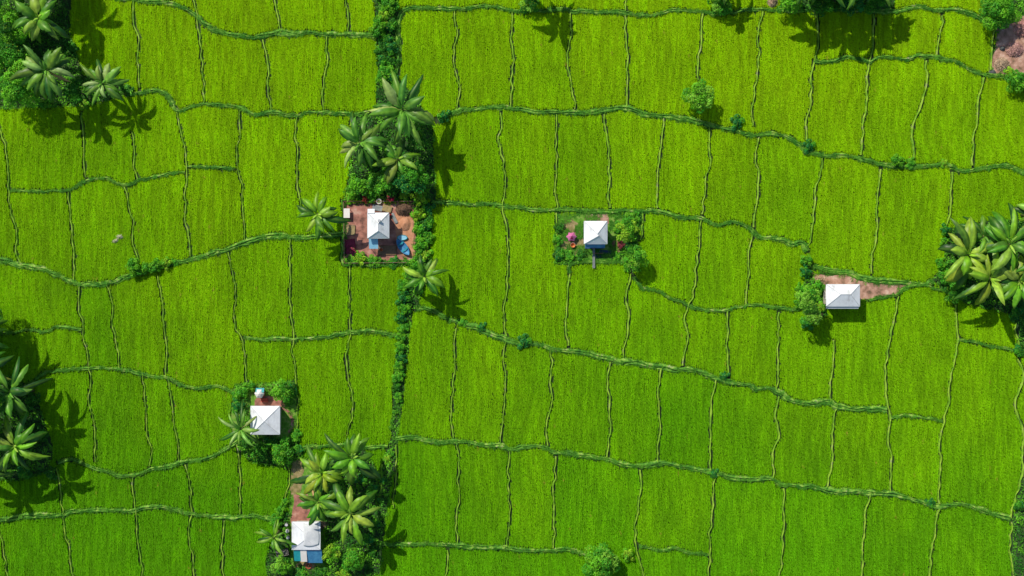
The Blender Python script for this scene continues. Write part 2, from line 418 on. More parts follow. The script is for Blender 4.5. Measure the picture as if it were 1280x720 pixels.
# ------------------------------------------------------------------ ground sheets
def sheet(name, pts_px, z, mat, wob=0.25, kind='structure', n_sub=8):
    P = [np.array(W(*p)[:2]) for p in pts_px]; out = []
    for a, b in zip(P, P[1:] + P[:1]):
        L = np.linalg.norm(b - a); n = max(1, int(L / 0.4)); d = (b - a) / (L + 1e-9); nn = np.array([-d[1], d[0]])
        for k in range(n):
            p = a + (b - a) * k / n
            out.append(p + nn * ((vnoise(p[0] * 1.3, p[1] * 1.3, 5) - .5) * 2 * wob))
    import mathutils
    vs = [Vector((p[0], p[1], z)) for p in out]
    tess = mathutils.geometry.tessellate_polygon([vs])
    # a thin slab: top sheet plus skirt down to the ground
    n = len(vs)
    V = [tuple(v) for v in vs] + [(v.x, v.y, -0.02) for v in vs]
    F = []
    for t in tess:
        a, b, c = [vs[q] for q in t]
        if (b - a).cross(c - a).z < 0: t = t[::-1]
        F.append(tuple(t))
    F += [(k, (k + 1) % n, (k + 1) % n + n, k + n) for k in range(n)]
    o = mesh_np(name, V, F, mat); o['kind'] = kind
    return o
mb = MB(); mb.add([(-1500, -1500, -0.06), (1500, -1500, -0.06), (1500, 1500, -0.06), (-1500, 1500, -0.06)], [(0, 1, 2, 3)])
tag(mb.build('ground', M['far']), kind='structure')
mb = MB(); mb.add([(-94, -56, 0), (94, -56, 0), (94, 56, 0), (-94, 56, 0)], [(0, 1, 2, 3)])
tag(mb.build('paddy_ground', M['mud']), kind='structure')

YARD_A = [(430, 253), (517, 253), (520, 290), (518, 326), (432, 327)]
YARD_B = [(696, 267), (802, 268), (797, 305), (785, 327), (694, 328)]
YARD_C = [(1013, 341), (1040, 343), (1062, 346), (1080, 351), (1110, 354), (1142, 357), (1127, 362), (1118, 368), (1085, 373), (1070, 378), (1034, 384), (1030, 362)]
YARD_D = [(292, 480), (371, 476), (372, 520), (366, 545), (372, 560), (300, 562), (286, 530)]
YARD_E = [(366, 575), (395, 570), (408, 612), (405, 650), (408, 712), (362, 712), (360, 640)]
DRY_NE = [(1246, 34), (1300, 5), (1320, 40), (1320, 92), (1262, 95), (1236, 91), (1242, 60)]
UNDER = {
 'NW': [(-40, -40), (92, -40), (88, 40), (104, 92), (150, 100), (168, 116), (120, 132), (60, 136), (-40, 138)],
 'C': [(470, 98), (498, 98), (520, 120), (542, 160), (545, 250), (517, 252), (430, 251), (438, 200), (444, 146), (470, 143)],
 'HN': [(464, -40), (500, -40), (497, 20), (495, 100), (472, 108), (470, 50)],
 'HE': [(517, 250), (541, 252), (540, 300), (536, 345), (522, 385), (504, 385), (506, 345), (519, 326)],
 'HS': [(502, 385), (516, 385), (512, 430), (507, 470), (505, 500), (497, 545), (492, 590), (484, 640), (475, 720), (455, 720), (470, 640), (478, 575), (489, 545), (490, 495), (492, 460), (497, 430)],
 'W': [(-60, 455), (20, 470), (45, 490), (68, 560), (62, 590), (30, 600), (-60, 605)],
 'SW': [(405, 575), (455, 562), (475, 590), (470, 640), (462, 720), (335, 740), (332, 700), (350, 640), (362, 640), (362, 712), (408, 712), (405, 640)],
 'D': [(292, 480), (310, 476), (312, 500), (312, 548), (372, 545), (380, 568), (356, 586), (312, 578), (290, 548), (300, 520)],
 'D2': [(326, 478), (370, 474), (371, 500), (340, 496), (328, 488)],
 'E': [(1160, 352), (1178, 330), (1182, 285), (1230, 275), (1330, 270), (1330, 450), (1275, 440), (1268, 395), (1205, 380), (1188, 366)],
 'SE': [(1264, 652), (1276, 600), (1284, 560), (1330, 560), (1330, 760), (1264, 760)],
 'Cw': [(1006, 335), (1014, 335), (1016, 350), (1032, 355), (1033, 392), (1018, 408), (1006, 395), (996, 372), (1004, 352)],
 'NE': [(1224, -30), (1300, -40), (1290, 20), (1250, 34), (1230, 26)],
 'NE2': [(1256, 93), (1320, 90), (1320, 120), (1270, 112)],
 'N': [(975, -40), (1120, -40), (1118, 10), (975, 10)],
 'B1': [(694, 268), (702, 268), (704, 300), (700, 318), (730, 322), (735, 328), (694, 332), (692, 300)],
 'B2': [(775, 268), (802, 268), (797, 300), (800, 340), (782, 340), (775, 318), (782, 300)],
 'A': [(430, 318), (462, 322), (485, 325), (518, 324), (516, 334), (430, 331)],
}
for p in [YARD_A, YARD_B, YARD_C, YARD_D, YARD_E, DRY_NE] + list(UNDER.values()): clear_poly(p)
sheet('yard', YARD_A, 0.12, M['brick'], 0.08)
sheet('yard', YARD_B, 0.12, M['lawn'], 0.3)
sheet('yard', YARD_C, 0.15, M['dirt'], 0.3)
sheet('yard', YARD_D, 0.10, M['lawn'], 0.3)
sheet('yard', YARD_E, 0.10, M['lawn'], 0.3)
sheet('dry_ground', DRY_NE, 0.10, M['dirt'], 0.4)
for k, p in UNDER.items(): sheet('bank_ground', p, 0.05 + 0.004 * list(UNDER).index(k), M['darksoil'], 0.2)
sheet('yard_soil', [(732, 267), (760, 267), (761, 280), (731, 280)], 0.2, M['dirt'], 0.1)
sheet('yard_soil', [(701, 276), (712, 272), (728, 280), (732, 310), (722, 318), (703, 310)], 0.136, M['tandirt'], 0.3)
sheet('yard_soil', [(763, 302), (772, 300), (781, 311), (774, 315), (762, 312)], 0.137, M['brick'], 0.2)
sheet('yard_soil', [(325, 495), (350, 496), (358, 508), (350, 509), (318, 508), (320, 498)], 0.125, M['brick'], 0.15)
sheet('yard_soil', [(367, 618), (384, 618), (390, 640), (392, 654), (364, 654)], 0.125, M['brick'], 0.3)
sheet('yard_soil', [(362, 576), (378, 574), (380, 600), (374, 618), (364, 618)], 0.126, M['tandirt'], 0.3)
sheet('yard_soil', [(497, 252), (517, 256), (517, 322), (500, 318), (493, 285)], 0.135, M['peach'], 0.15)
sheet('yard_soil', [(318, 548), (372, 549), (372, 560), (318, 560)], 0.131, M['darksoil'], 0.15)
# curved brick walk beside the square-roofed hut
arc = [(349 + 18.5 * math.cos(q), 528 - 20 * math.sin(q)) for q in np.linspace(1.45, -.75, 16)] + [(349 + 15 * math.cos(q), 528 - 16.5 * math.sin(q)) for q in np.linspace(-.75, 1.45, 16)]
sheet('brick_path', arc, 0.15, M['brick'], 0.08)
sheet('pond_water', [(744, 312), (766, 313), (766, 324), (745, 324)], 0.138, M['water'], 0.05)

# ------------------------------------------------------------------ scattered rice (stuff, by geometry nodes)
def tuft_mesh(name, nb, hgt, spread, ex, wid, mat, seed, curve=0.6):
    r = np.random.RandomState(seed); V = []; F = []
    for b in range(nb):
        a = r.rand() * 2 * PI; q = math.sqrt(r.rand())
        x0, y0 = q * math.cos(a) * spread, q * math.sin(a) * spread * ex
        d = r.rand() * 2 * PI; lean = hgt * curve * (0.3 + 0.7 * r.rand()); h = hgt * (0.75 + 0.35 * r.rand())
        dx, dy = math.cos(d) * lean, math.sin(d) * lean * 1.5
        L = math.hypot(dx, dy) + 1e-6; sx, sy = -dy / L * wid / 2, dx / L * wid / 2
        k = len(V)
        V += [(x0 - sx, y0 - sy, 0), (x0 + sx, y0 + sy, 0), (x0 + dx * .4 - sx, y0 + dy * .4 - sy, h * .75), (x0 + dx * .4 + sx, y0 + dy * .4 + sy, h * .75), (x0 + dx * 1.1, y0 + dy * 1.1, h)]
        F += [(k, k + 1, k + 3, k + 2), (k + 2, k + 3, k + 4)]
    return mesh_np(name, np.array(V), F, mat, link=False)

def scatter(name, P, scl, rot, colr, variants, label, cat):
    me = bpy.data.meshes.new(name)
    n = len(P); me.vertices.add(n); me.vertices.foreach_set('co', np.asarray(P, np.float32).ravel())
    def at(nm, ty, key, arr):
        a = me.attributes.new(nm, ty, 'POINT'); a.data.foreach_set(key, np.asarray(arr, np.float32).ravel())
    at('scl', 'FLOAT_VECTOR', 'vector', scl); at('rot', 'FLOAT_VECTOR', 'vector', rot)
    c = np.ones((n, 4), np.float32); c[:, :3] = colr; at('col', 'FLOAT_COLOR', 'color', c)
    a = me.attributes.new('vid', 'INT', 'POINT'); a.data.foreach_set('value', RS.randint(0, len(variants), n).astype(np.int32))
    me.update()
    me.materials.append(variants[0].data.materials[0])
    o = bpy.data.objects.new(name, me); COL.objects.link(o)
    ng = bpy.data.node_groups.new(name + '_nodes', 'GeometryNodeTree')
    ng.interface.new_socket('Geometry', in_out='INPUT', socket_type='NodeSocketGeometry')
    ng.interface.new_socket('Geometry', in_out='OUTPUT', socket_type='NodeSocketGeometry')
    gi = ng.nodes.new('NodeGroupInput'); go = ng.nodes.new('NodeGroupOutput')
    ip = ng.nodes.new('GeometryNodeInstanceOnPoints'); L = ng.links.new
    gti = ng.nodes.new('GeometryNodeJoinGeometry')
    for v in reversed(variants):
        oi = ng.nodes.new('GeometryNodeObjectInfo'); oi.inputs['Object'].default_value = v
        oi.inputs['As Instance'].default_value = True
        L(oi.outputs['Geometry'], gti.inputs[0])
    def na(nm, ty):
        x = ng.nodes.new('GeometryNodeInputNamedAttribute'); x.data_type = ty; x.inputs['Name'].default_value = nm
        return x.outputs['Attribute']
    L(gi.outputs[0], ip.inputs['Points']); L(gti.outputs[0], ip.inputs['Instance'])
    ip.inputs['Pick Instance'].default_value = True
    L(na('vid', 'INT'), ip.inputs['Instance Index'])
    er = ng.nodes.new('FunctionNodeEulerToRotation'); L(na('rot', 'FLOAT_VECTOR'), er.inputs[0]); L(er.outputs[0], ip.inputs['Rotation'])
    L(na('scl', 'FLOAT_VECTOR'), ip.inputs['Scale']); L(ip.outputs[0], go.inputs[0])
    md = o.modifiers.new('scatter', 'NODES'); md.node_group = ng
    tag(o, label, cat, kind='stuff')
    return o

def plots():
    q = 4; g = clear[::q, ::q] > 0.12; h, w_ = g.shape; lab = np.zeros((h, w_), np.int32); cur = 0
    gl = g.tolist(); L = [[0] * w_ for _ in range(h)]
    for y in range(h):
        for x in range(w_):
            if gl[y][x] and not L[y][x]:
                cur += 1; st = [(y, x)]; L[y][x] = cur
                while st:
                    a, b = st.pop()
                    for c, d in ((a + 1, b), (a - 1, b), (a, b + 1), (a, b - 1)):
                        if 0 <= c < h and 0 <= d < w_ and gl[c][d] and not L[c][d]: L[c][d] = cur; st.append((c, d))
    print('PLOTS', cur)
    return np.array(L, np.int32)
def rice():
    dx, dy = 0.27, 0.25
    xs = np.arange(-93, 93, dx); ys = np.arange(-55, 55, dy)
    X, Y = np.meshgrid(xs, ys); X = X + (RS.rand(*X.shape) - .5) * dx * .35; Y = Y + (RS.rand(*Y.shape) - .5) * dy * .6; Y[:, ::2] += dy / 2
    X = X.ravel(); Y = Y.ravel()
    X = X + (vnoise(X * .05, Y * .2, 31) - .5) * 0.8 + (vnoise(X * .4, Y * .35, 35) - .5) * 0.35        # rows wander a little
    ix = np.clip(((X - GX0) / GC).astype(int), 0, GW - 1); iy = np.clip(((Y - GY0) / GC).astype(int), 0, GH - 1)
    c = clear[iy, ix]
    keep = c > 0.19 + 0.05 * vnoise(X * 1.2, Y * 1.2, 3) ** 2
    X, Y, c = X[keep], Y[keep], c[keep]; n = len(X)
    # each plot between the banks gets its own tone, share of yellow and row offset
    lab = plots(); q = 4
    li = lab[np.clip(iy // q, 0, lab.shape[0] - 1), np.clip(ix // q, 0, lab.shape[1] - 1)][keep]
    pr = np.random.RandomState(5); mx = int(lab.max()) + 1
    p_tone = pr.randn(mx)[li] * .02; p_yel = pr.randn(mx)[li] * .05; p_off = pr.rand(mx)[li] * 50
    Xs = X + p_off + (vnoise(X * .06, Y * .12, 33) - .5) * 1.2
    st = vnoise(Xs / 0.27, Y / 2.6, 41) * .85 + vnoise(Xs / 0.8, Y / 5.0, 42) * .12 + vnoise(Xs / 0.25, Y / 1.2, 43) * .28   # streaks along the rows
    st = (st - .625)
    pat = vnoise(X / 4, Y / 7, 44) - .5
    big = vnoise(X / 22, Y / 18, 45) - .5
    hgt = np.clip(1 + 0.22 * st + 0.04 * pat, .6, 1.5)
    scl = np.stack([0.9 + .3 * RS.rand(n), 1.0 + .4 * RS.rand(n), hgt], 1)
    rot = np.stack([(RS.rand(n) - .5) * .2, (RS.rand(n) - .5) * .2, (RS.rand(n) - .5) * .3 + PI * (RS.rand(n) > .5)], 1)
    yel_mix = np.clip((Y + 45) / 90 + p_yel + .35 * big + .25 * pat + .16 * st + (RS.rand(n) - .5) * .04, 0, 1)[:, None]  # rice colour turns yellower towards the north, varied by plot and patch
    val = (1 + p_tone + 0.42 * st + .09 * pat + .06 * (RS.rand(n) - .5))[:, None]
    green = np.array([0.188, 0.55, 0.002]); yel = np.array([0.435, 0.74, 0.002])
    colr = (green * (1 - yel_mix) + yel * yel_mix) * val
    dry = (RS.rand(n) < 0.001)[:, None]; colr = np.where(dry, np.array([0.5, .5, .05]), colr)
    P = np.stack([X, Y, np.zeros(n)], 1)
    vs = [tuft_mesh('rice_tuft', 30, 0.37, 0.135, 2.4, 0.05, M['rice'], 60 + k, 0.5) for k in range(4)]
    print('RICE', n)
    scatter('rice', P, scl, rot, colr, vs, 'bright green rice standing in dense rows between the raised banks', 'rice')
rice()

# ------------------------------------------------------------------ foliage
GREENS = {'dark': (0.035, 0.20, 0.015), 'mid': (0.08, 0.38, 0.02), 'fresh': (0.17, 0.54, 0.02), 'lime': (0.34, 0.62, 0.03), 'grey': (0.26, 0.60, 0.05), 'blue': (0.03, 0.28, 0.05)}
def leaf_quads(C, Nrm, size, colr, seed=0, asp=0.5):
    r = np.random.RandomState(seed); n = len(C)
    Nrm = Nrm + np.array([0, 0, .8]); rnd = r.randn(n, 3); Nn = Nrm / (np.linalg.norm(Nrm, axis=1)[:, None] + 1e-9) + rnd * 0.45
    Nn /= np.linalg.norm(Nn, axis=1)[:, None]
    T = np.cross(Nn, r.randn(n, 3)); T /= np.linalg.norm(T, axis=1)[:, None] + 1e-9
    B = np.cross(Nn, T)
    s = (size * (0.6 + 0.8 * r.rand(n)))[:, None]
    V = np.stack([C - T * s * .5, C + B * s * asp * .5 + Nn * s * .12, C + T * s * .5 - Nn * s * .12, C - B * s * asp * .5 + Nn * s * .12], 1).reshape(-1, 3)
    F = np.arange(n * 4).reshape(n, 4)
    return V, F, np.repeat(colr, 4, axis=0)
def blob_leaves(blobs, dens, size, tones, seed, zsq=0.8):
    """leaves on the shells of a set of blobs (x,y,z,r)"""
    r = np.random.RandomState(seed); Cs = []; Ns = []; Co = []
    for (bx, by, bz, br) in blobs:
        n = int(dens * br * br * 4)
        d = r.randn(n, 3); d[:, 2] = np.abs(d[:, 2]) * 1.0 - 0.25; d /= np.linalg.norm(d, axis=1)[:, None]
        rad = br * (0.72 + 0.36 * r.rand(n))
        # break the shell into tufts
        tuft = 0.5 + 0.5 * np.sin(d[:, 0] * 7 + bx * 3 + seed) * np.sin(d[:, 1] * 7 + by * 5) 
        rad *= 0.82 + 0.22 * tuft
        Cs.append(np.stack([bx + d[:, 0] * rad, by + d[:, 1] * rad, bz + d[:, 2] * rad * zsq], 1)); Ns.append(d)
        t = tones[r.randint(len(tones))]
        base = np.array(GREENS[t]) * (0.8 + 0.4 * r.rand())
        c = base[None, :] * (0.75 + 0.5 * r.rand(n, 1))
        c[r.rand(n) < 0.06] = np.array(GREENS['lime']) * .8
        Co.append(c)
    return leaf_quads(np.concatenate(Cs), np.concatenate(Ns), size, np.concatenate(Co), seed)
def dome(R, k, seed, z0, zr):
    r = np.random.RandomState(seed); out = [(0, 0, z0 + zr * .45, R * .55)]
    for i in range(k):
        q = R * math.sqrt((i + .6) / k) * .78; a = i * 2.4 + r.rand() * .8
        out.append((q * math.cos(a) * (0.8 + .4 * r.rand()), q * math.sin(a) * (0.8 + .4 * r.rand()), z0 + zr * (0.9 * (1 - (q / R) ** 2)) * (0.6 + .5 * r.rand()), R * (0.22 + .16 * r.rand())))
    return out
def tree(px, py, rpx, hgt, seed, tones, label, cat='tree', name='tree', size=0.26, dens=85, k=13, group=None):
    R = rpx * S; zc = hgt - R * .5
    p = W(px, py, zc); root = empty(name, (p.x, p.y, 0.05)); tag(root, label, cat, group)
    z0 = max(0.3, hgt - R * 1.25)
    bl = dome(R, k, seed, z0, hgt - z0)
    V, F, c = blob_leaves(bl, dens, size, tones, seed)
    mesh_np('crown' if name == 'tree' else 'foliage', V, F, M['leaf'], root, col=c)
    mb = MB(); r = random.Random(seed)
    tr = max(.05, R * .06)
    mb.tube([(0, 0, -.05), (r.uniform(-.1, .1), r.uniform(-.1, .1), z0 * .6), (0, 0, z0 + .3 * R)], [tr * 1.3, tr, tr * .7])
    for b in bl[1:9]:
        mb.tube([(0, 0, z0 * .7), (b[0] * .5, b[1] * .5, (z0 * .7 + b[2]) / 2 + .1), (b[0], b[1], b[2])], [tr * .5, tr * .35, tr * .15], 5)
    mb.build('trunk' if name == 'tree' else 'stem', M['bark'], root, True)
    return root
SHR = []
def shrub_proto(v):
    tones = [['mid', 'fresh'], ['mid', 'dark', 'blue'], ['fresh', 'lime'], ['mid', 'blue'], ['fresh', 'mid'], ['dark', 'mid']][v]
    bl = dome(1.0, 9, 300 + v, .25, .75)
    V, F, c = blob_leaves(bl, 230, 0.19, tones, 300 + v)
    f = mesh_np('foliage', V, F, M['leaf'], None, col=c, link=False)
    mb = MB()
    for q in range(4):
        a = q * 1.6 + v; mb.tube([(0, 0, -.05), (.2 * math.cos(a), .2 * math.sin(a), .4), (.5 * math.cos(a), .5 * math.sin(a), .8)], [.05, .035, .015], 5)
    t = mesh_np('stem', mb.v, mb.f, M['bark'], None, link=False)
    return f, t
for v in range(6): SHR.append(shrub_proto(v))
def shrub(px, py, rpx, label, group=None, v=None, hf=1.0, z=0.08, cat='shrub'):
    v = random.randrange(6) if v is None else v
    rpx *= 1.18; R = rpx * S; p = W(px, py, R * hf * .6)
    root = empty('shrub', (p.x, p.y, z), random.uniform(0, 6.28)); tag(root, label, cat, group)
    root.scale = (R / 1.05, R / 1.05, R * hf)
    for src in SHR[v]:
        c = src.copy(); COL.objects.link(c); c.parent = root
    return root

# ------------------------------------------------------------------ broad-leaved plantain palms
PALC = {
 'green': [(0.07, .24, .015), (.11, .32, .015), (.17, .40, .02), (.08, .26, .02), (.24, .42, .05)],
 'pale': [(0.08, .24, .03), (.20, .40, .06), (.30, .48, .12), (.12, .30, .03), (.10, .27, .03)],
 'yellow': [(0.16, .33, .015), (.26, .44, .03), (.31, .50, .05), (.20, .38, .03)],
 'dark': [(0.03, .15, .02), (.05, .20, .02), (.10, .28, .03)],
}
def leaf_blade(V, F, C, base, az, e0, L, wmax, droop, color, r, split=True):
    n = 16; p = Vector(base); pts = []
    az2 = az + r.uniform(-.75, .75); roll = r.uniform(-.6, .6)
    for i in range(n + 1):
        t = i / n
        e = e0 - droop * (t ** 1.3)
        a = az + (az2 - az) * t
        pts.append((p.copy(), a, e))
        p = p + Vector((math.cos(a) * math.cos(e), math.sin(a) * math.cos(e), math.sin(e))) * (L / n)
    us = (-1, -.5, 0, .5, 1); rip = r.uniform(0, 6)
    k0 = len(V)
    notch = {r.randrange(5, n - 1): r.uniform(.45, .75) for _ in range(3)} if split else {}
    for i, (q, a, e) in enumerate(pts):
        t = i / n
        tt = max(0.0, (t - .12) / .88)
        w = wmax * ((1 - abs(2 * min(1, tt) ** .8 - 1) ** 2.6) if tt > 0 else 0) * .5 + 0.035
        if i == n: w = 0.02
        side = Vector((-math.sin(a), math.cos(a), 0)); up_ = Vector((-math.cos(a) * math.sin(e), -math.sin(a) * math.sin(e), math.cos(e)))
        for u in us:
            ww = w
            cr_, sr_ = math.cos(roll * t), math.sin(roll * t)
            sd_ = side * cr_ + up_ * sr_; up = up_ * cr_ - side * sr_
            if abs(u) == 1 and i in notch and (i % 2 == (u > 0)): ww = w * (.5 + .5 * notch[i])
            fold = 0.22 * w * abs(u) - 0.95 * w * abs(u) ** 2 * (0.35 + .75 * tt) + (0.06 * w * math.sin(i * 1.9 + rip + u) if abs(u) == 1 else 0)
            V.append(q + sd_ * (u * ww) + up * fold)
            cc = color
            if u == 0: cc = tuple(min(1, x * 1.35 + .05 * (j < 2)) for j, x in enumerate(color))
            tip = max(0, t - .85) / .15
            cc = tuple(x * (1 - .5 * tip) + y * .5 * tip for x, y in zip(cc, (.26, .30, .05))) if color[0] > .15 else cc
            C.append(cc)
    for i in range(n):
        for j in range(4):
            a = k0 + i * 5 + j
            F.append((a, a + 5, a + 6, a + 1))
def palm(px, py, rpx, hgt, seed, pal, label, n=12, wf=1.0, group='broad-leaved palms around the fields', cat='palm', dead=0, extra=None):
    r = random.Random(seed); R = rpx * S
    p = W(px, py, hgt); root = empty('palm_tree', (p.x, p.y, 0.05)); tag(root, label, cat, group)
    V = []; F = []; C = []
    top = (0, 0, hgt)
    cs = PALC[pal]
    a0 = r.uniform(0, 6.28)
    n += 5
    for i in range(n):
        az = a0 + i * 2 * PI * .382 + r.uniform(-.42, .42)
        tier = i / n
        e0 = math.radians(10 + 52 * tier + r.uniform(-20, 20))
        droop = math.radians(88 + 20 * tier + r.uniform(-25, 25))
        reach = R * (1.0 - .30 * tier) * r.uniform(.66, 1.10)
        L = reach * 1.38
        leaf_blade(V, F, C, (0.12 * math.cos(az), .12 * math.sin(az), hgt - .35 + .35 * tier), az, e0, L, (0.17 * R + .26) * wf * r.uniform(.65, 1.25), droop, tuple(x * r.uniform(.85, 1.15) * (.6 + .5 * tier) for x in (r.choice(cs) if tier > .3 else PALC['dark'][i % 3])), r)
    for i in range(3):   # young upright leaves in the heart
        az = r.uniform(0, 6.28)
        leaf_blade(V, F, C, (0, 0, hgt - .1), az, math.radians(r.uniform(60, 80)), R * .42, .28 * wf, math.radians(50), tuple(x * 1.3 for x in cs[-1]), r, False)
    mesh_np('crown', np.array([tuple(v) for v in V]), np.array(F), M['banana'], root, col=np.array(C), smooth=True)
    if dead:
        V = []; F = []; C = []
        for i in range(dead):
            az = r.uniform(0, 6.28)
            leaf_blade(V, F, C, (.1 * math.cos(az), .1 * math.sin(az), hgt - .5), az, math.radians(-5), R * .85, .35, math.radians(75), (0.38, .24, .12), r)
        mesh_np('withered_leaf', np.array([tuple(v) for v in V]), np.array(F), M['banana'], root, col=np.array(C), smooth=True)
    mb = MB(); bx, by = r.uniform(-.5, .5), r.uniform(-.5, .5)
    mb.tube([(bx, by, -.1), (bx * .6, by * .6, hgt * .4), (bx * .15, by * .15, hgt * .8), (0, 0, hgt + .05)], [.24, .18, .15, .13], 9)
    mb.build('trunk', M['stem'], root, True)
    return root

PALMS = [
 (48, 22, 36, 8.5, 'green', 'large palm with one whitish leaf, topmost in the northwest corner thicket', 13, 1.1, 0),
 (57, 88, 38, 8.5, 'pale', 'large palm with pale and browned leaves in the middle of the northwest thicket', 13, 1.1, 1),
 (128, 104, 30, 6.0, 'pale', 'smaller palm with pale leaves at the eastern tip of the northwest thicket', 11, 1.0, 0),
 (503, 137, 47, 8.2, 'pale', 'biggest of the palms north of the brick yard, yellow leaf on its east side', 14, 1.0, 0),
 (450, 178, 36, 6.0, 'pale', 'palm with silvery leaves on the west side of the clump north of the brick yard', 12, .95, 0),
 (497, 199, 30, 4.8, 'green', 'small green palm nearest the brick yard in the clump north of it', 10, 1.0, 0),
 (397, 268, 29, 5.5, 'green', 'lone palm just west of the brick yard, beside the field path', 12, 1.0, 0),
 (530, 346, 29, 5.8, 'green', 'lone palm southeast of the brick yard, at the bend of the hedge', 12, .95, 0),
 (18, 558, 35, 8.5, 'green', 'bright palm with full rosette on the west edge, below its darker neighbours', 14, 1.0, 0),
 (12, 490, 36, 9.0, 'dark', 'dark palm on the west edge just north of the bright rosette palm', 12, 1.0, 0),
 (440, 572, 34, 7.2, 'green', 'northernmost palm of the clump beside the white and teal roof', 12, 1.2, 0),
 (402, 592, 34, 6.0, 'yellow', 'light green palm west in the clump north of the white and teal roof', 12, 1.0, 0),
 (438, 642, 38, 7.5, 'green', 'palm with long leaves spread like a star, east of the white and teal roof', 12, 1.0, 0),
 (398, 628, 28, 5.0, 'green', 'palm leaning over the brick patch north of the white and teal roof', 10, 1.0, 1),
 (300, 536, 28, 4.5, 'pale', 'thin whitish-leaved palm at the west side of the square white roof', 8, .6, 0),
 (342, 672, 24, 4.0, 'green', 'thin-leaved small palm at the west wall of the white and teal roof', 8, .6, 0),
 (1210, 318, 42, 6.0, 'yellow', 'western palm of the big eastern clump, its long leaves lying over the shrubs', 13, 1.1, 0),
 (1238, 348, 38, 6.5, 'yellow', 'yellow-green palm at the southern side of the big eastern clump', 13, 1.1, 0),
 (1262, 305, 42, 7.5, 'green', 'tallest palm, in the northeast of the big eastern clump', 14, 1.1, 0),
 (1274, 352, 36, 6.5, 'green', 'palm at the frame edge in the southeast of the big eastern clump', 12, 1.1, 0),
 (1230, 295, 28, 5.5, 'pale', 'pale-leaved palm at the north side of the big eastern clump', 11, 1.0, 0),
]
for i, (x, y, r_, h, pal, lab, n, wf, dead) in enumerate(PALMS):
    palm(x, y, r_, h, 900 + i * 7, pal, lab, n, wf, dead=dead)
# palms standing just beyond the picture's edge whose shadows fall into it
EDGE = [(55, -35, 34, 8.5), (10, -25, 36, 8), (1003, -26, 30, 8.5), (1035, -30, 34, 9), (1068, -26, 32, 9), (1100, -24, 28, 7.5), (668, -22, 26, 7), (903, -22, 24, 5.5), (-30, 415, 36, 9.5), (-32, 462, 38, 9.5), (-30, 535, 38, 9), (1302, 330, 36, 8), (1300, 270, 34, 7), (-25, 590, 30, 7)]
for i, (x, y, r_, h) in enumerate(EDGE):
    palm(x, y, r_, h, 1500 + i, 'green', 'tall palm at the border of the fields with only leaf tips in view', 13, 1.1, group='palms at the border of the fields')

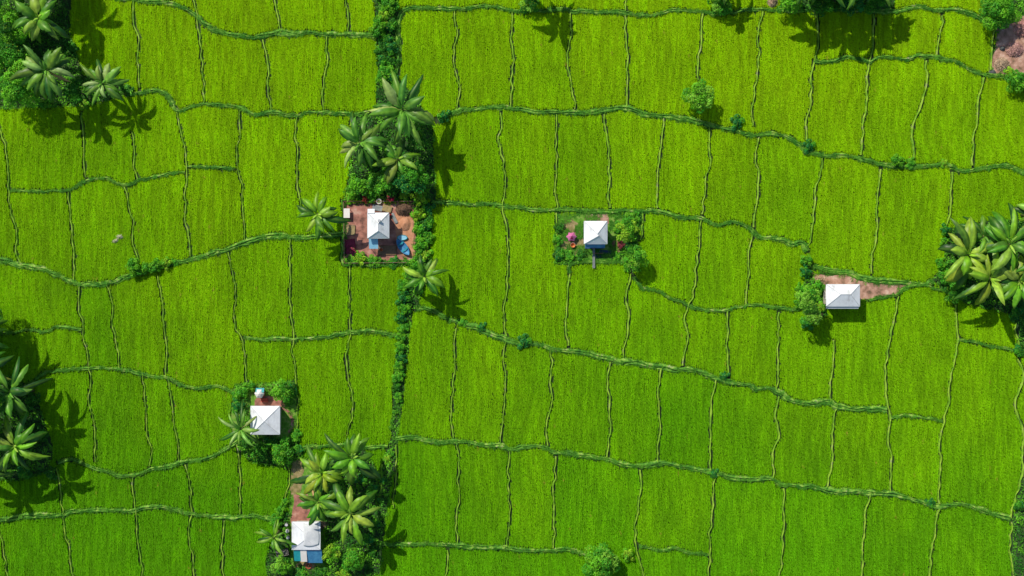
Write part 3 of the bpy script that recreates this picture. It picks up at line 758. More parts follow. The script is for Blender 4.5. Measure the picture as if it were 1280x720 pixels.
TREES = [
 (875, 120, 20, 5.0, ['fresh', 'grey', 'mid'], 'lone round pale green tree just above the long middle bank', 'tree'),
 (753, 704, 24, 4.5, ['fresh', 'mid', 'grey'], 'round leafy tree at the bottom edge beside the lowest bank', 'tree'),
 (1249, 12, 26, 5.5, ['fresh', 'mid'], 'bushy bright tree in the northeast corner by the dry ground', 'tree'),
 (1012, 372, 17, 7.2, ['mid', 'fresh', 'grey'], 'bushy tree with mixed leaves against the west wall of the oblong grey-white roof', 'tree'),
 (1016, 394, 14, 5.6, ['grey', 'mid'], 'smaller tree with pale leaves southwest of the oblong grey-white roof', 'tree'),
 (795, 323, 16, 4.5, ['fresh', 'grey', 'mid'], 'light green tree at the southeast corner of the weedy yard', 'tree'),
 (786, 287, 17, 3.0, ['lime', 'fresh', 'mid'], 'yellow-green tree along the east side of the weedy yard', 'tree'),
 (12, 28, 30, 6.0, ['mid', 'fresh', 'dark'], 'dense small-leaved tree at the very northwest corner', 'tree'),
 (10, 72, 28, 5.5, ['mid', 'dark', 'fresh'], 'dense small-leaved tree on the west edge, middle of the northwest thicket', 'tree'),
 (20, 108, 28, 7.5, ['fresh', 'mid'], 'dense small-leaved tree at the south side of the northwest thicket', 'tree'),
 (480, 228, 20, 3.2, ['mid', 'dark', 'fresh'], 'dark leafy tree directly north of the brick yard', 'tree'),
 (446, 232, 16, 3.2, ['fresh', 'mid'], 'leafy tree at the northwest corner of the brick yard', 'tree'),
 (515, 222, 21, 6.0, ['dark', 'blue', 'mid'], 'dark bluish tree northeast of the brick yard', 'tree'),
 (520, 170, 17, 6.0, ['mid', 'dark'], 'leafy tree tucked under the east side of the biggest palm north of the brick yard', 'tree'),
 (92, 112, 15, 6.0, ['mid', 'dark', 'fresh'], 'leafy tree between the browned-leaf palm and the small eastern palm of the northwest thicket', 'tree'),
 (352, 566, 17, 3.2, ['mid', 'fresh'], 'leafy tree south of the square white roof', 'tree'),
 (325, 566, 14, 2.6, ['dark', 'mid'], 'dark low tree southwest of the square white roof', 'tree'),
 (352, 490, 14, 3.4, ['fresh', 'mid'], 'spreading tree at the northeast corner of the square roof yard', 'tree'),
 (415, 692, 14, 3.5, ['fresh', 'lime'], 'fresh green tree at the southeast corner of the white and teal roof', 'tree'),
 (442, 700, 17, 3.8, ['fresh', 'mid'], 'fresh green tree near the bottom edge, second east of the white and teal roof', 'tree'),
 (352, 708, 13, 3.0, ['mid', 'fresh', 'grey'], 'bushy tree at the southwest corner of the white and teal roof', 'tree'),
 (1190, 343, 15, 3.2, ['fresh', 'mid'], 'rounded bushy tree in the fork of the banks west of the big palm clump', 'tree'),
 (1196, 365, 16, 3.0, ['mid', 'dark'], 'dark bushy tree under the southwest side of the big palm clump', 'tree'),
 (1272, 101, 16, 3.2, ['mid', 'fresh'], 'bushy tree on the east edge below the dry ground', 'tree'),
 (990, 3, 18, 4.0, ['mid', 'dark', 'fresh'], 'westernmost dark tree of the row on the top edge', 'tree'),
 (1025, 1, 20, 4.5, ['dark', 'mid'], 'second tree from the west of the dark row on the top edge', 'tree'),
 (1062, 0, 20, 4.5, ['dark', 'mid', 'blue'], 'third tree from the west of the dark row on the top edge', 'tree'),
 (1098, -2, 18, 4.2, ['dark', 'mid'], 'easternmost tree of the dark row on the top edge', 'tree'),
 (901, 3, 17, 2.6, ['mid', 'grey'], 'flat spreading tree over the top bank, west of the dark row', 'tree'),
 (664, 2, 15, 2.6, ['mid', 'dark', 'grey'], 'small dark tree over the top bank near the middle of the top edge', 'tree'),
 (-40, 395, 34, 9.5, ['mid', 'dark'], 'tall broad tree beyond the west edge, its shadow across the corner of the rice', 'tree'),
 (-40, 445, 34, 9.5, ['mid', 'dark'], 'tall broad tree beyond the west edge behind the dark palm', 'tree'),
 (-38, 520, 34, 9.0, ['mid', 'dark'], 'tall broad tree beyond the west edge behind the bright rosette palm', 'tree'),
 (-36, 500, 38, 14.0, ['mid', 'dark'], 'very tall tree beyond the west edge casting the broad shade by the rosette palm', 'tree'),
 (-44, 425, 34, 11.0, ['mid', 'dark'], 'very tall tree beyond the west edge casting the upper part of the west shade', 'tree'),
 (1045, -44, 40, 9.0, ['mid', 'dark'], 'tall broad tree beyond the top edge, its shadow on the fields below', 'tree'),
 (60, -42, 36, 8.5, ['mid', 'dark'], 'tall broad tree beyond the top edge at the northwest thicket', 'tree'),
]
for i, (x, y, r_, h, tn, lab, cat) in enumerate(TREES):
    tree(x, y, r_, h, 2000 + i * 13, tn, lab, cat, group='leafy trees among the fields', k=13 if r_ < 20 else 19)

HG = 'shrubs of the hedge running north to south'
for (x, y, r_, v, hf) in [(487, 6, 12, 4, 1), (479, 22, 10, 2, 1.1), (473, 36, 12, 4, 1.2), (488, 32, 9, 1, 1), (482, 50, 9, 1, .9), (477, 62, 8, 5, 1), (489, 60, 9, 3, 1), (481, 75, 9, 1, 1), (491, 78, 7, 5, .9), (484, 88, 10, 0, 1), (478, 99, 9, 4, 1), (490, 96, 8, 3, 1), (480, -12, 13, 4, 1)]:
    shrub(x, y, r_, 'rounded shrub in the hedge strip north of the tall palms', HG, v, hf)
for (x, y, r_, v, hf) in [(524, 248, 11, 2, 1.1), (535, 262, 8, 3, .9), (524, 268, 10, 2, 1), (534, 280, 9, 1, 1), (525, 288, 10, 0, 1), (536, 298, 8, 4, .9), (526, 306, 10, 0, 1), (532, 318, 9, 2, .8), (518, 332, 10, 0, 1), (512, 345, 10, 4, 1), (522, 358, 9, 0, .9)]:
    shrub(x, y, r_, 'leafy shrub in the hedge along the east side of the brick yard', HG, v, hf)
for (x, y, r_, v, hf) in [(503, 358, 8, 0, 1), (504, 372, 9, 3, 1.1), (506, 385, 8, 0, 1), (501, 397, 8, 3, 1), (504, 410, 7, 0, .9), (501, 422, 7, 4, 1), (500, 434, 8, 0, 1), (501, 447, 7, 3, 1), (499, 459, 8, 4, 1), (498, 471, 8, 0, 1), (496, 483, 6, 5, 1), (498, 497, 7, 4, .8)]:
    shrub(x, y, r_, 'low shrub in the hedge strip south of the brick yard', HG, v, hf)
for (x, y, r_, v, hf) in [(494, 515, 4, 4, .8), (489, 566, 5, 4, .7), (484, 574, 6, 2, .6), (479, 600, 5, 3, .7), (476, 625, 5, 1, .8), (470, 655, 6, 1, .8), (465, 690, 7, 5, .8)]:
    shrub(x, y, r_, 'scrubby little plant on the south end of the long hedge bank', HG, v, hf)
for (x, y, r_, v, hf, lab) in [
  (168, 334, 12, 4, 1.1, 'western shrub of the row growing on the left field bank'), (183, 335, 9, 0, 1.1, 'second shrub from the west in the row on the left field bank'),
  (195, 332, 9, 4, 1.1, 'third shrub from the west in the row on the left field bank'), (208, 329, 8, 2, 1, 'fourth shrub from the west in the row on the left field bank'), (218, 328, 5, 0, .8, 'small easternmost shrub of the row on the left field bank'),
  (921, 152, 9, 3, .8, 'low bluish shrub on the middle bank just east of the lone round tree'), (1011, 182, 8, 3, .9, 'feathery shrub on the bank where a side bank meets it, east of the lone tree'),
  (1122, 201, 9, 4, 1, 'larger of two shrubs on the bank in the upper right fields'), (1138, 204, 7, 0, .8, 'smaller of two shrubs on the bank in the upper right fields'), (1180, 204, 6, 2, .7, 'tiny shrub on the bank, farthest east in the upper right fields'),
  (655, 426, 9, 3, .7, 'low creeping shrub on the sloping central bank'), (602, 409, 6, 3, .7, 'small plant on the sloping central bank near its upper end'), (578, 403, 6, 0, .6, 'small plant on the sloping central bank in the palm shade'),
  (905, 470, 6, 3, .7, 'small plant on the sloping central bank near its lower bend'), (892, 592, 6, 3, .6, 'small bluish plant on the lower bank junction'), (1163, 628, 6, 3, .6, 'small plant on the lower bank near the right side'),
  (785, 693, 9, 2, 1, 'small yellow-green shrub between the bottom tree and the side bank'), (555, 146, 8, 3, 1, 'dark shrub where the middle bank meets the palm clump'),
  (1274, 632, 7, 1, .8, 'dark shrub on the grassy strip at the right edge'), (1273, 438, 8, 1, .8, 'round shrub on the right edge south of the palm clump'),
  (1182, 288, 7, 3, 1.3, 'feathery shrub at the top of the small bank west of the palm clump'), (1180, 302, 6, 4, 1.1, 'thin shrub on the small bank west of the palm clump'), (1176, 330, 7, 0, 1.2, 'green shrub west of the rounded bushy tree in the fork of the banks'),
  (1008, 325, 8, 4, 1, 'shrub at the north tip of the pink dirt yard'), (1007, 340, 8, 3, 1, 'tall shrub on the west end of the pink dirt yard'), (1022, 358, 9, 0, 1.2, 'shrub touching the northwest corner of the oblong roof'),
  (57, 130, 8, 4, .8, 'small shrub on the south border of the northwest thicket'), (105, 131, 7, 2, .8, 'tiny fan-shaped shrub by the shaded side bank in the northwest'), (90, 118, 10, 1, .8, 'dark shrub between two palms in the northwest thicket'), (160, 112, 8, 5, .6, 'leafy plant at the east tip of the northwest thicket'), (90, 60, 9, 5, .8, 'dark shrub east of the two big northwest palms'),
  (64, 592, 8, 5, .7, 'small shrub in the shadow southeast of the west edge palms'), (50, 545, 9, 5, 1, 'dark shrub east of the bright west edge palm'), (40, 500, 10, 5, 1, 'dark shrub east of the dark west edge palm'), (30, 590, 10, 1, .7, 'dark shrub below the bright west edge palm'),
  (466, 612, 8, 1, .8, 'dark shrub east of the star-leaved palm'), (452, 598, 7, 3, .9, 'small feathery shrub between the palms and the long hedge bank'), (350, 640, 8, 4, .9, 'northern shrub on the bank west of the brick patch'), (345, 652, 9, 0, .9, 'southern shrub on the bank west of the brick patch'), (458, 675, 10, 1, .7, 'dark shrub on the shaded strip near the bottom edge'), (430, 718, 9, 2, .8, 'yellowish shrub on the bottom edge east of the teal roof'), (356, 628, 6, 4, .8, 'small shrub at the west corner of the brick patch'), (375, 716, 9, 1, .6, 'dark shrub on the bottom edge below the teal roof'), (400, 715, 8, 5, .6, 'dark low plant on the bottom edge right of the cart wheel'),
  (450, 323, 10, 2, .7, 'bright low shrub along the south fence of the brick yard'), (438, 326, 8, 4, .6, 'low shrub at the southwest corner of the brick yard'), (468, 326, 9, 4, .6, 'low shrub in the middle of the south fence of the brick yard'), (492, 328, 8, 1, .5, 'dark low shrub near the southeast end of the brick yard fence'), (438, 247, 8, 2, .7, 'bright shrub at the northwest fence corner of the brick yard'), (465, 243, 9, 0, .9, 'round shrub just north of the brick yard between the two red bushes'), (505, 243, 8, 2, .8, 'yellowish shrub north of the brown thatch heap'),
  (699, 285, 6, 5, .8, 'upper shrub on the west border of the weedy yard'), (697, 300, 7, 0, .9, 'middle shrub on the west border of the weedy yard'), (699, 318, 8, 1, .8, 'shrub at the southwest corner of the weedy yard'), (712, 320, 7, 0, .7, 'shrub on the south border of the weedy yard, west of the walkway'), (726, 318, 7, 5, .6, 'dark shrub just left of the plank walkway'), (790, 272, 10, 4, .7, 'shrub at the northeast corner of the weedy yard'), (773, 284, 8, 4, .5, 'low plant east of the small square hut in the weedy yard'), (770, 320, 6, 0, .6, 'small shrub beside the dark pond'), (788, 308, 8, 1, .9, 'dark shrub between the yellow-green and light green yard trees'), (783, 335, 5, 4, .9, 'small shrub at the foot of the yard corner tree'),
  (300, 492, 9, 0, 1, 'shrub at the northwest corner of the square roof yard'), (312, 483, 8, 4, 1, 'shrub north of the little teal roof'), (298, 508, 9, 3, 1, 'shrub on the west border of the square roof yard'), (307, 552, 8, 5, .8, 'dark shrub southwest of the square white roof'), (370, 545, 8, 0, .8, 'shrub at the southeast corner of the square roof yard'), (372, 562, 8, 1, .7, 'dark shrub on the path corner south of the square roof yard'), (338, 552, 9, 1, .7, 'dark shrub against the south wall of the square roof hut'), (365, 487, 8, 1, 1, 'dark shrub at the northeast corner of the square roof yard'), (362, 503, 5, 4, .8, 'tiny shrub by the start of the curved brick walk'),
  (1001, 362, 8, 0, 1.2, 'ragged shrub on the west side of the trees by the oblong roof'), (1008, 404, 8, 3, 1.1, 'ragged shrub at the south tip of the trees by the oblong roof'), (1026, 384, 7, 2, 1.3, 'shrub squeezed between the trees and the west eave of the oblong roof'), (997, 380, 6, 4, 1, 'low shrub reaching into the rice west of the oblong roof trees'),
  (1262, 90, 8, 2, .8, 'olive shrub at the south border of the dry ground'), (1250, 30, 8, 1, .8, 'dark shrub under the bright northeast tree'), (1205, 300, 8, 1, .8, 'dark shrub under the pale palm of the eastern clump'), (1270, 392, 10, 1, .7, 'dark shrub in the shade south of the eastern palm clump'),
]:
    shrub(x, y, r_, lab, None, v, hf)

# undergrowth (stuff) on the planted banks
def undergrowth():
    Cs = []; Co = []
    for key, poly in UNDER.items():
        P = np.array([W(*p)[:2] for p in poly]); x0, y0 = P.min(0); x1, y1 = P.max(0)
        n = int((x1 - x0) * (y1 - y0) * 26)
        X = x0 + RS.rand(n) * (x1 - x0); Y = y0 + RS.rand(n) * (y1 - y0)
        X2 = X + (vnoise(X, Y, 71) - .5) * .8; ins = inpoly(X2, Y, P)
        ins &= (np.abs(X) < 92) & (np.abs(Y) < 54)
        X, Y = X[ins], Y[ins]
        if key in ('A',): hz = .3
        elif key in ('SE', 'B1', 'HS'): hz = .35
        else: hz = .65
        z = 0.1 + hz * (0.15 + 1.5 * vnoise(X / .8, Y / .8, 72) ** 2) * (0.8 + .25 * RS.rand(len(X)))
        t = np.clip(vnoise(X / 1.1, Y / 1.1, 73) * 1.6 - .3, 0, 1)[:, None]
        c = np.array(GREENS['dark']) * (1 - t) + np.array(GREENS['fresh']) * t
        Cs.append(np.stack([X, Y, z], 1)); Co.append(c * (0.7 + .6 * RS.rand(len(X), 1)))
    C = np.concatenate(Cs); up = np.tile(np.array([0, 0, 1.0]), (len(C), 1))
    V, F, c = leaf_quads(C, up, 0.34, np.concatenate(Co), 5)
    tag(mesh_np('undergrowth', V, F, M['leaf'], col=c), 'dark tangled undergrowth beneath the palms, trees and hedge', 'undergrowth', kind='stuff')
undergrowth()

# grass on the banks and in the weedy yard (stuff)
def bank_grass():
    A = np.array(BG_PTS)
    P2 = np.array([W(*p)[:2] for p in YARD_B]); x0, y0 = P2.min(0); x1, y1 = P2.max(0); n = 1300
    X = x0 + RS.rand(n) * (x1 - x0); Y = y0 + RS.rand(n) * (y1 - y0); k = inpoly(X, Y, P2) & (vnoise(X / 1.2, Y / 1.2, 9) > .42)
    B = np.stack([X, Y, 0 * X + .1, .5 + .4 * RS.rand(n), 0 * X + 2], 1)[k]
    E = []
    for poly in (YARD_A, YARD_B, YARD_C, YARD_D, YARD_E, DRY_NE, arc):
        PP = [W(*q) for q in poly]
        for a_, b_ in zip(PP, PP[1:] + PP[:1]):
            for q in range(int((b_ - a_).length * 3.2)):
                t_ = RS.rand(); p_ = a_.lerp(b_, t_); E.append((p_.x + RS.randn() * .22, p_.y + RS.randn() * .22, .08, .4 + .5 * RS.rand(), 1))
    A = np.concatenate([A, B, np.array(E)])
    A = A[(np.abs(A[:, 0]) < 92) & (np.abs(A[:, 1]) < 54)]
    n = len(A); t = vnoise(A[:, 0] / 1.7, A[:, 1] / 1.7, 77)[:, None]; main = (A[:, 4] >= 1)[:, None]
    a = np.where(main, np.array([0.05, .26, .02]), np.array([0.22, .44, .03])); b = np.where(main, np.array([0.15, .42, .03]), np.array([0.40, .58, .07]))
    c = (a * (1 - t) + b * t) * (.7 + .6 * RS.rand(n, 1))
    scl = np.stack([A[:, 3] * 1.3, A[:, 3] * 1.3, A[:, 3] * .8], 1)
    rot = np.stack([0 * t[:, 0], 0 * t[:, 0], RS.rand(n) * 6.28], 1)
    vs = [tuft_mesh('grass_tuft', 16, .38, .18, 1.0, .05, M['bgrass'], 90 + k, 1.0) for k in range(3)]
    print('GRASS', n)
    scatter('bank_grass', A[:, :3], scl, rot, c, vs, 'short uneven grass growing on the raised field banks and yard', 'grass')
bank_grass()

# ------------------------------------------------------------------ huts
def hip_roof(mb, x0, x1, y0, y1, z0, apex0, apex1, za, th=0.07):
    """hip roof with its ridge from apex0 to apex1 (equal for a pyramid), thin underside"""
    same = (Vector(apex0) - Vector(apex1)).length < 1e-4
    e = [(x0, y0, z0), (x1, y0, z0), (x1, y1, z0), (x0, y1, z0)]
    el = [(a, b, c - th) for a, b, c in e]
    A = (*apex0, za); B = (*apex1, za)
    if same:
        vs = e + el + [A]; fs = [(0, 1, 8), (1, 2, 8), (2, 3, 8), (3, 0, 8)]
    else:
        vs = e + el + [A, B]
        if abs(apex0[0] - apex1[0]) > abs(apex0[1] - apex1[1]):   # ridge along x: A west, B east
            fs = [(0, 1, 9, 8), (1, 2, 9), (2, 3, 8, 9), (3, 0, 8)]
        else:                                                      # ridge along y: A south, B north
            fs = [(0, 1, 8), (1, 2, 9, 8), (2, 3, 9), (3, 0, 8, 9)]
    fs += [(0, 4, 5, 1), (1, 5, 6, 2), (2, 6, 7, 3), (3, 7, 4, 0), (7, 6, 5, 4)]
    mb.add(vs, fs)
def seams(e, A, B, z0, za, r=0.035):
    mb = MB(); x0, x1, y0, y1 = e; A = Vector((*A, za)); B = Vector((*B, za))
    if abs(A.x - B.x) >= abs(A.y - B.y): pr = [((x0, y0), A), ((x0, y1), A), ((x1, y0), B), ((x1, y1), B)]
    else: pr = [((x0, y0), A), ((x1, y0), A), ((x0, y1), B), ((x1, y1), B)]
    for c, a in pr: mb.tube([Vector((*c, z0)) + Vector((0, 0, .02)), a + Vector((0, 0, .02))], r, 6)
    if (A - B).length > .01: mb.tube([A + Vector((0, 0, .02)), B + Vector((0, 0, .02))], r, 6)
    return mb
def hut(px0, px1, py0, py1, ez, za, A, B, roofm, wallm, label, rz=0, door_side='S'):
    cx, cy = (px0 + px1) / 2, (py0 + py1) / 2
    p = W(cx, cy, ez); root = empty('hut', (p.x, p.y, .12), rz); tag(root, label, 'hut', 'white-roofed huts among the fields')
    f = S * (H - ez) / H
    x0, x1, y0, y1 = (px0 - cx) * f, (px1 - cx) * f, (cy - py1) * f, (cy - py0) * f
    A = ((A[0] - cx) * f, (cy - A[1]) * f); B = ((B[0] - cx) * f, (cy - B[1]) * f)
    o = .35
    mb = MB(); mb.box(x0 + o, x1 - o, y0 + o, y1 - o, -.1, ez - .09); wl = mb.build('wall', wallm, root)
    mb = MB(); hip_roof(mb, x0, x1, y0, y1, ez, A, B, za); rf = mb.build('roof', roofm, root)
    sm = seams((x0, x1, y0, y1), A, B, ez, za).build('ridge_cap', M['seam'], rf)
    g = MB()
    for a, b in (((x0, y0), (x1, y0)), ((x1, y0), (x1, y1)), ((x1, y1), (x0, y1)), ((x0, y1), (x0, y0))):
        g.tube([(a[0], a[1], ez - .04), (b[0], b[1], ez - .04)], .045, 6)
    g.build('eave_trim', M['rim'], rf)
    # door and window on the south wall, windows east and west
    ys = y0 + o
    mb = MB(); mb.box(-.45, .4, ys - .05, ys + .04, 0, 1.95); d = mb.build('door', M['wood'], root)
    mb = MB(); mb.box(.22, .28, ys - .1, ys - .05, .9, 1.05); mb.build('handle', M['seam'], d)
    for sx, xx in ((-1, x0 + o), (1, x1 - o)):
        mb = MB(); mb.box(xx - .05, xx + .05, -.5, .5, .95, 1.75); w_ = mb.build('window', M['glass'], root)
        mb = MB()
        for q in ((-.56, -.5, .89, 1.81), (.5, .56, .89, 1.81), (-.5, .5, .89, .95), (-.5, .5, 1.75, 1.81), (-.02, .02, .95, 1.75)):
            mb.box(xx - .07, xx + .07, q[0], q[1], q[2], q[3])
        mb.build('frame', M['white'], w_)
    return root, (x0, x1, y0, y1)
def slab(root, name, mat, x0, x1, y0, y1, za, zb, th=.05, posts=True):
    """sheet roof sloping from za (north) to zb (south) with posts"""
    mb = MB(); mb.add([(x0, y0, zb), (x1, y0, zb), (x1, y1, za), (x0, y1, za), (x0, y0, zb - th), (x1, y0, zb - th), (x1, y1, za - th), (x0, y1, za - th)],
                      [(0, 1, 2, 3), (7, 6, 5, 4), (0, 4, 5, 1), (1, 5, 6, 2), (2, 6, 7, 3), (3, 7, 4, 0)])
    o = mb.build(name, mat, root)
    if posts:
        for xx in (x0 + .1, x1 - .1):
            p = MB(); p.tube([(xx, y0 + .1, -.1), (xx, y0 + .1, zb - th)], .05, 7); p.build('post', M['greywood'], root)
    return o

hA, e = hut(459.5, 486.5, 266, 298, 3.1, 4.15, (474, 289), (474, 280), M['roof'], M['wallcream'], 'hut with white hipped roof and light blue awning in the brick yard')
mb = MB(); mb.box(.1, .38, .55, .85, 3.7, 4.35); ch = mb.build('roof_vent', M['wallcream'], hA)
mb = MB(); mb.box(.05, .43, .5, .9, 4.35, 4.42); mb.build('cap', M['rim'], ch)
slab(hA, 'porch_roof', M['roof'], e[0] + .02, e[0] + 1.1, e[3] - .1, e[3] + .6, 3.15, 3.3, .05)
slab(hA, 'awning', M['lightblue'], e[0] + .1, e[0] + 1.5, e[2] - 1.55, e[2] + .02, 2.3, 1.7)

hB, e = hut(730, 759, 276.5, 305, 2.9, 4.1, (748, 295), (746, 293), M['roof'], M['wallblue'], 'small hut with white roof and blue veranda in the weedy yard')
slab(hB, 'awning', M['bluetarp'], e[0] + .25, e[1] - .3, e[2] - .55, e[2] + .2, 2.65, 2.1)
mb = MB(); mb.box(e[0] + .3, e[1] - .3, e[2] - .6, e[2] + .33, -.1, .3); mb.build('porch_floor', M['wallblue'], hB)

hC, e = hut(1032.5, 1074.5, 355.5, 383, 3.4, 4.4, (1049, 368), (1061, 368), M['roof'], M['wallcream'], 'hut with oblong grey-white hipped roof on the pink dirt yard')
slab(hC, 'awning', M['roofgrey'], e[0] + .05, e[1] - .1, e[2] - .35, e[2] + .12, 3.26, 3.05, .05, False)

hD, e = hut(313.5, 350, 507.5, 543, 3.0, 4.05, (332, 526), (332, 526), M['roof'], M['wallcream'], 'hut with square white pyramid roof beside the curved brick walk', rz=.0)

hE, e = hut(365, 400.5, 652, 687, 2.9, 3.35, (383, 673), (383, 667), M['roof'], M['wallcream'], 'hut with white patched roof and teal and blue awnings under the palms')
w = (e[1] - e[0])
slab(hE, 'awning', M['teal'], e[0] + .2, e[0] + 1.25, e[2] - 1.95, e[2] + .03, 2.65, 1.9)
slab(hE, 'awning', M['white'], e[0] + 1.25, e[0] + 2.2, e[2] - 2.05, e[2] + .03, 2.68, 1.95)['label'] = 'white middle awning panel'
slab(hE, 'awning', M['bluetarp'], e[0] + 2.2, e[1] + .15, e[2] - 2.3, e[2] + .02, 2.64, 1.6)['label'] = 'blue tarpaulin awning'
# a sheet folded over part of that roof
mb = MB(); vs = []; ns = 14
x0_, x1_, y0_, y1_ = e
axm = (383 - 382.75) * S; an = (669.5 - 667) * S; as_ = (669.5 - 673) * S
def zr(x, y): return 2.9 + .45 * max(0, min(1, (x - x0_) / (axm - x0_), (x1_ - x) / (x1_ - axm), (y - y0_) / (as_ - y0_), (y1_ - y) / (y1_ - an)))
for i in range(ns + 1):
    for j in range(ns + 1):
        u, v = i / ns, j / ns
        x = -.35 + 2.3 * u + .12 * math.sin(v * 5); y = -1.5 + 3.5 * v - .2 * math.sin(u * 4)
        x = min(x, x1_ - .08); y = min(y, y1_ - .08)
        vs.append((x, y, zr(x, y) + .075 + .02 * math.sin(u * 9 + v * 4) + .015 * math.sin(v * 17)))
fs = [(i * (ns + 1) + j, (i + 1) * (ns + 1) + j, (i + 1) * (ns + 1) + j + 1, i * (ns + 1) + j + 1) for i in range(ns) for j in range(ns)]
mb.add(vs, fs); o = mb.build('roof_tarpaulin', M['roofgrey'], None, True); o.location = hE.location; o.modifiers.new('t', 'SOLIDIFY').thickness = .03
tag(o, 'pale grey tarpaulin folded over the east half of the patched roof', 'tarpaulin')

# shed by hut D
p = W(324, 492, 2); sh = empty('shed', (p.x, p.y, .12)); tag(sh, 'tiny shed with teal and cream roof north of the square white roof', 'shed')
mb = MB(); mb.box(-.5, .5, -.5, .55, -.1, 1.7); mb.build('wall', M['red'], sh)
mb = MB(); mb.lathe([(.78, 1.72), (.74, 1.8), (.4, 2.1), (.05, 2.3)], 6); mb.build('roof', M['white'], sh)
slab(sh, 'awning', M['teal'], -.55, .75, .2, .85, 1.7, 2.02, .05, False)
mb = MB(); mb.box(-.25, .2, -.56, -.5, 0, 1.4); mb.build('door', M['wood'], sh)

# ------------------------------------------------------------------ yard things
def at(name, px, py, label, cat, z=.14, rz=0, group=None):
    p = W(px, py, z); o = empty(name, (p.x, p.y, z), rz); return tag(o, label, cat, group)
def heap(name, px, py, rx, ry, h, mat, label, cat, seed, rz=0, z=.1, stalks=140, scol=(.5, .38, .24)):
    root = at(name, px, py, label, cat, z, rz)
    rr = random.Random(seed); vs = []; n, m = 8, 22
    for i in range(n + 1):
        t = i / n
        for k in range(m):
            a = 2 * PI * k / m; q = (1 - t ** 1.4); j = 1 + .22 * mnoise.noise(Vector((math.cos(a) * 2, math.sin(a) * 2, seed + t * 2)))
            vs.append((rx * S * q * math.cos(a) * j, ry * S * q * math.sin(a) * j, h * t * (1 + .1 * mnoise.noise(Vector((a, t * 3, seed))))))
    fs = [(i * m + k, i * m + (k + 1) % m, (i + 1) * m + (k + 1) % m, (i + 1) * m + k) for i in range(n) for k in range(m)]
    mb = MB(); mb.add(vs, fs); mb.build('heap', mat, root, True)
    if stalks:
        C = []; Nn = []
        for i in range(stalks):
            a = rr.uniform(0, 6.28); q = math.sqrt(rr.random()); t = 1 - q
            C.append((rx * S * q * math.cos(a), ry * S * q * math.sin(a), h * (1 - q ** 1.5) + .04)); Nn.append((math.cos(a) * .5, math.sin(a) * .5, 1))
        cc = np.array(scol)[None] * (.6 + .7 * np.random.RandomState(seed).rand(stalks, 1))
        V, F, c = leaf_quads(np.array(C), np.array(Nn), .55, cc, seed, .12)
        mesh_np('stalks', V, F, M['leaf'], root, col=c)
    return root
heap('straw_heap', 505, 262, 11, 8, 1.1, M['brownstraw'], 'brown thatch heap in the northeast corner of the brick yard', 'straw heap', 3, scol=(.2, .13, .09))
heap('sand_heap', 506, 280, 8, 9, .6, M['peach'], 'peach coloured heap south of the brown thatch heap', 'heap', 4, stalks=0)
heap('straw_heap', 1252, 80, 9, 8, .7, M['straw'], 'pale straw heap where the dry ground meets the upper right bank', 'straw heap', 5, stalks=500, scol=(.62, .48, .34))
heap('straw_heap', 1268, 62, 11, 9, .9, M['straw'], 'large pinkish straw heap in the middle of the dry ground', 'straw heap', 6, stalks=600, scol=(.60, .36, .33))
heap('straw_heap', 1276, 36, 9, 10, .8, M['straw'], 'pinkish straw heap at the right edge of the dry ground', 'straw heap', 7, stalks=500, scol=(.60, .33, .30))
heap('straw_heap', 965, 2, 7, 8, 1.0, M['straw'], 'small speckled straw heap on the top edge west of the dark trees', 'straw heap', 8, scol=(.4, .34, .22))
heap('straw_heap', 1022, 350, 9, 5, .5, M['straw'], 'tan straw spread at the west end of the pink dirt yard', 'straw heap', 9)
heap('straw_bundle', 145, 301, 5, 2.6, .5, M['palestraw'], 'small pale bundle of cut straw, southern one of the pair in the left field', 'straw bundle', 12, rz=.5, z=.1, stalks=60, scol=(.55, .56, .36)).location.z = .1
heap('straw_bundle', 150, 296, 4.5, 2.6, .55, M['palestraw'], 'small pale bundle of cut straw, northern one of the pair in the left field', 'straw bundle', 13, rz=-.3, stalks=60, scol=(.6, .62, .42))
heap('basket', 405, 656, 6, 5, .8, M['brownstraw'], 'round tan thatch pile between the patched roof and the star-leaved palm', 'pile', 14, scol=(.36, .28, .2)).name = 'thatch_pile'

def rock(px, py, r_, h, seed, label):
    root = heap('rock', px, py, r_, r_ * .8, h, M['rock'], label, 'rock', seed, stalks=0)
rock(1253, 61, 3.5, .5, 21, 'dark rock on the dry ground beside the pinkish straw heap')
rock(1240, 91, 5, .3, 22, 'flat grey rock at the corner where two upper right banks meet')

# white table in brick yard
t = at('table', 434, 267, 'white table at the west fence of the brick yard', 'table')
mb = MB(); mb.box(-.45, .5, -.7, .75, .72, .79); mb.build('tabletop', M['white'], t)
for sx in (-.38, .42):
    for sy in (-.6, .65):
        mb = MB(); mb.tube([(sx, sy, 0), (sx, sy, .72)], .04, 6); mb.build('leg', M['greywood'], t)
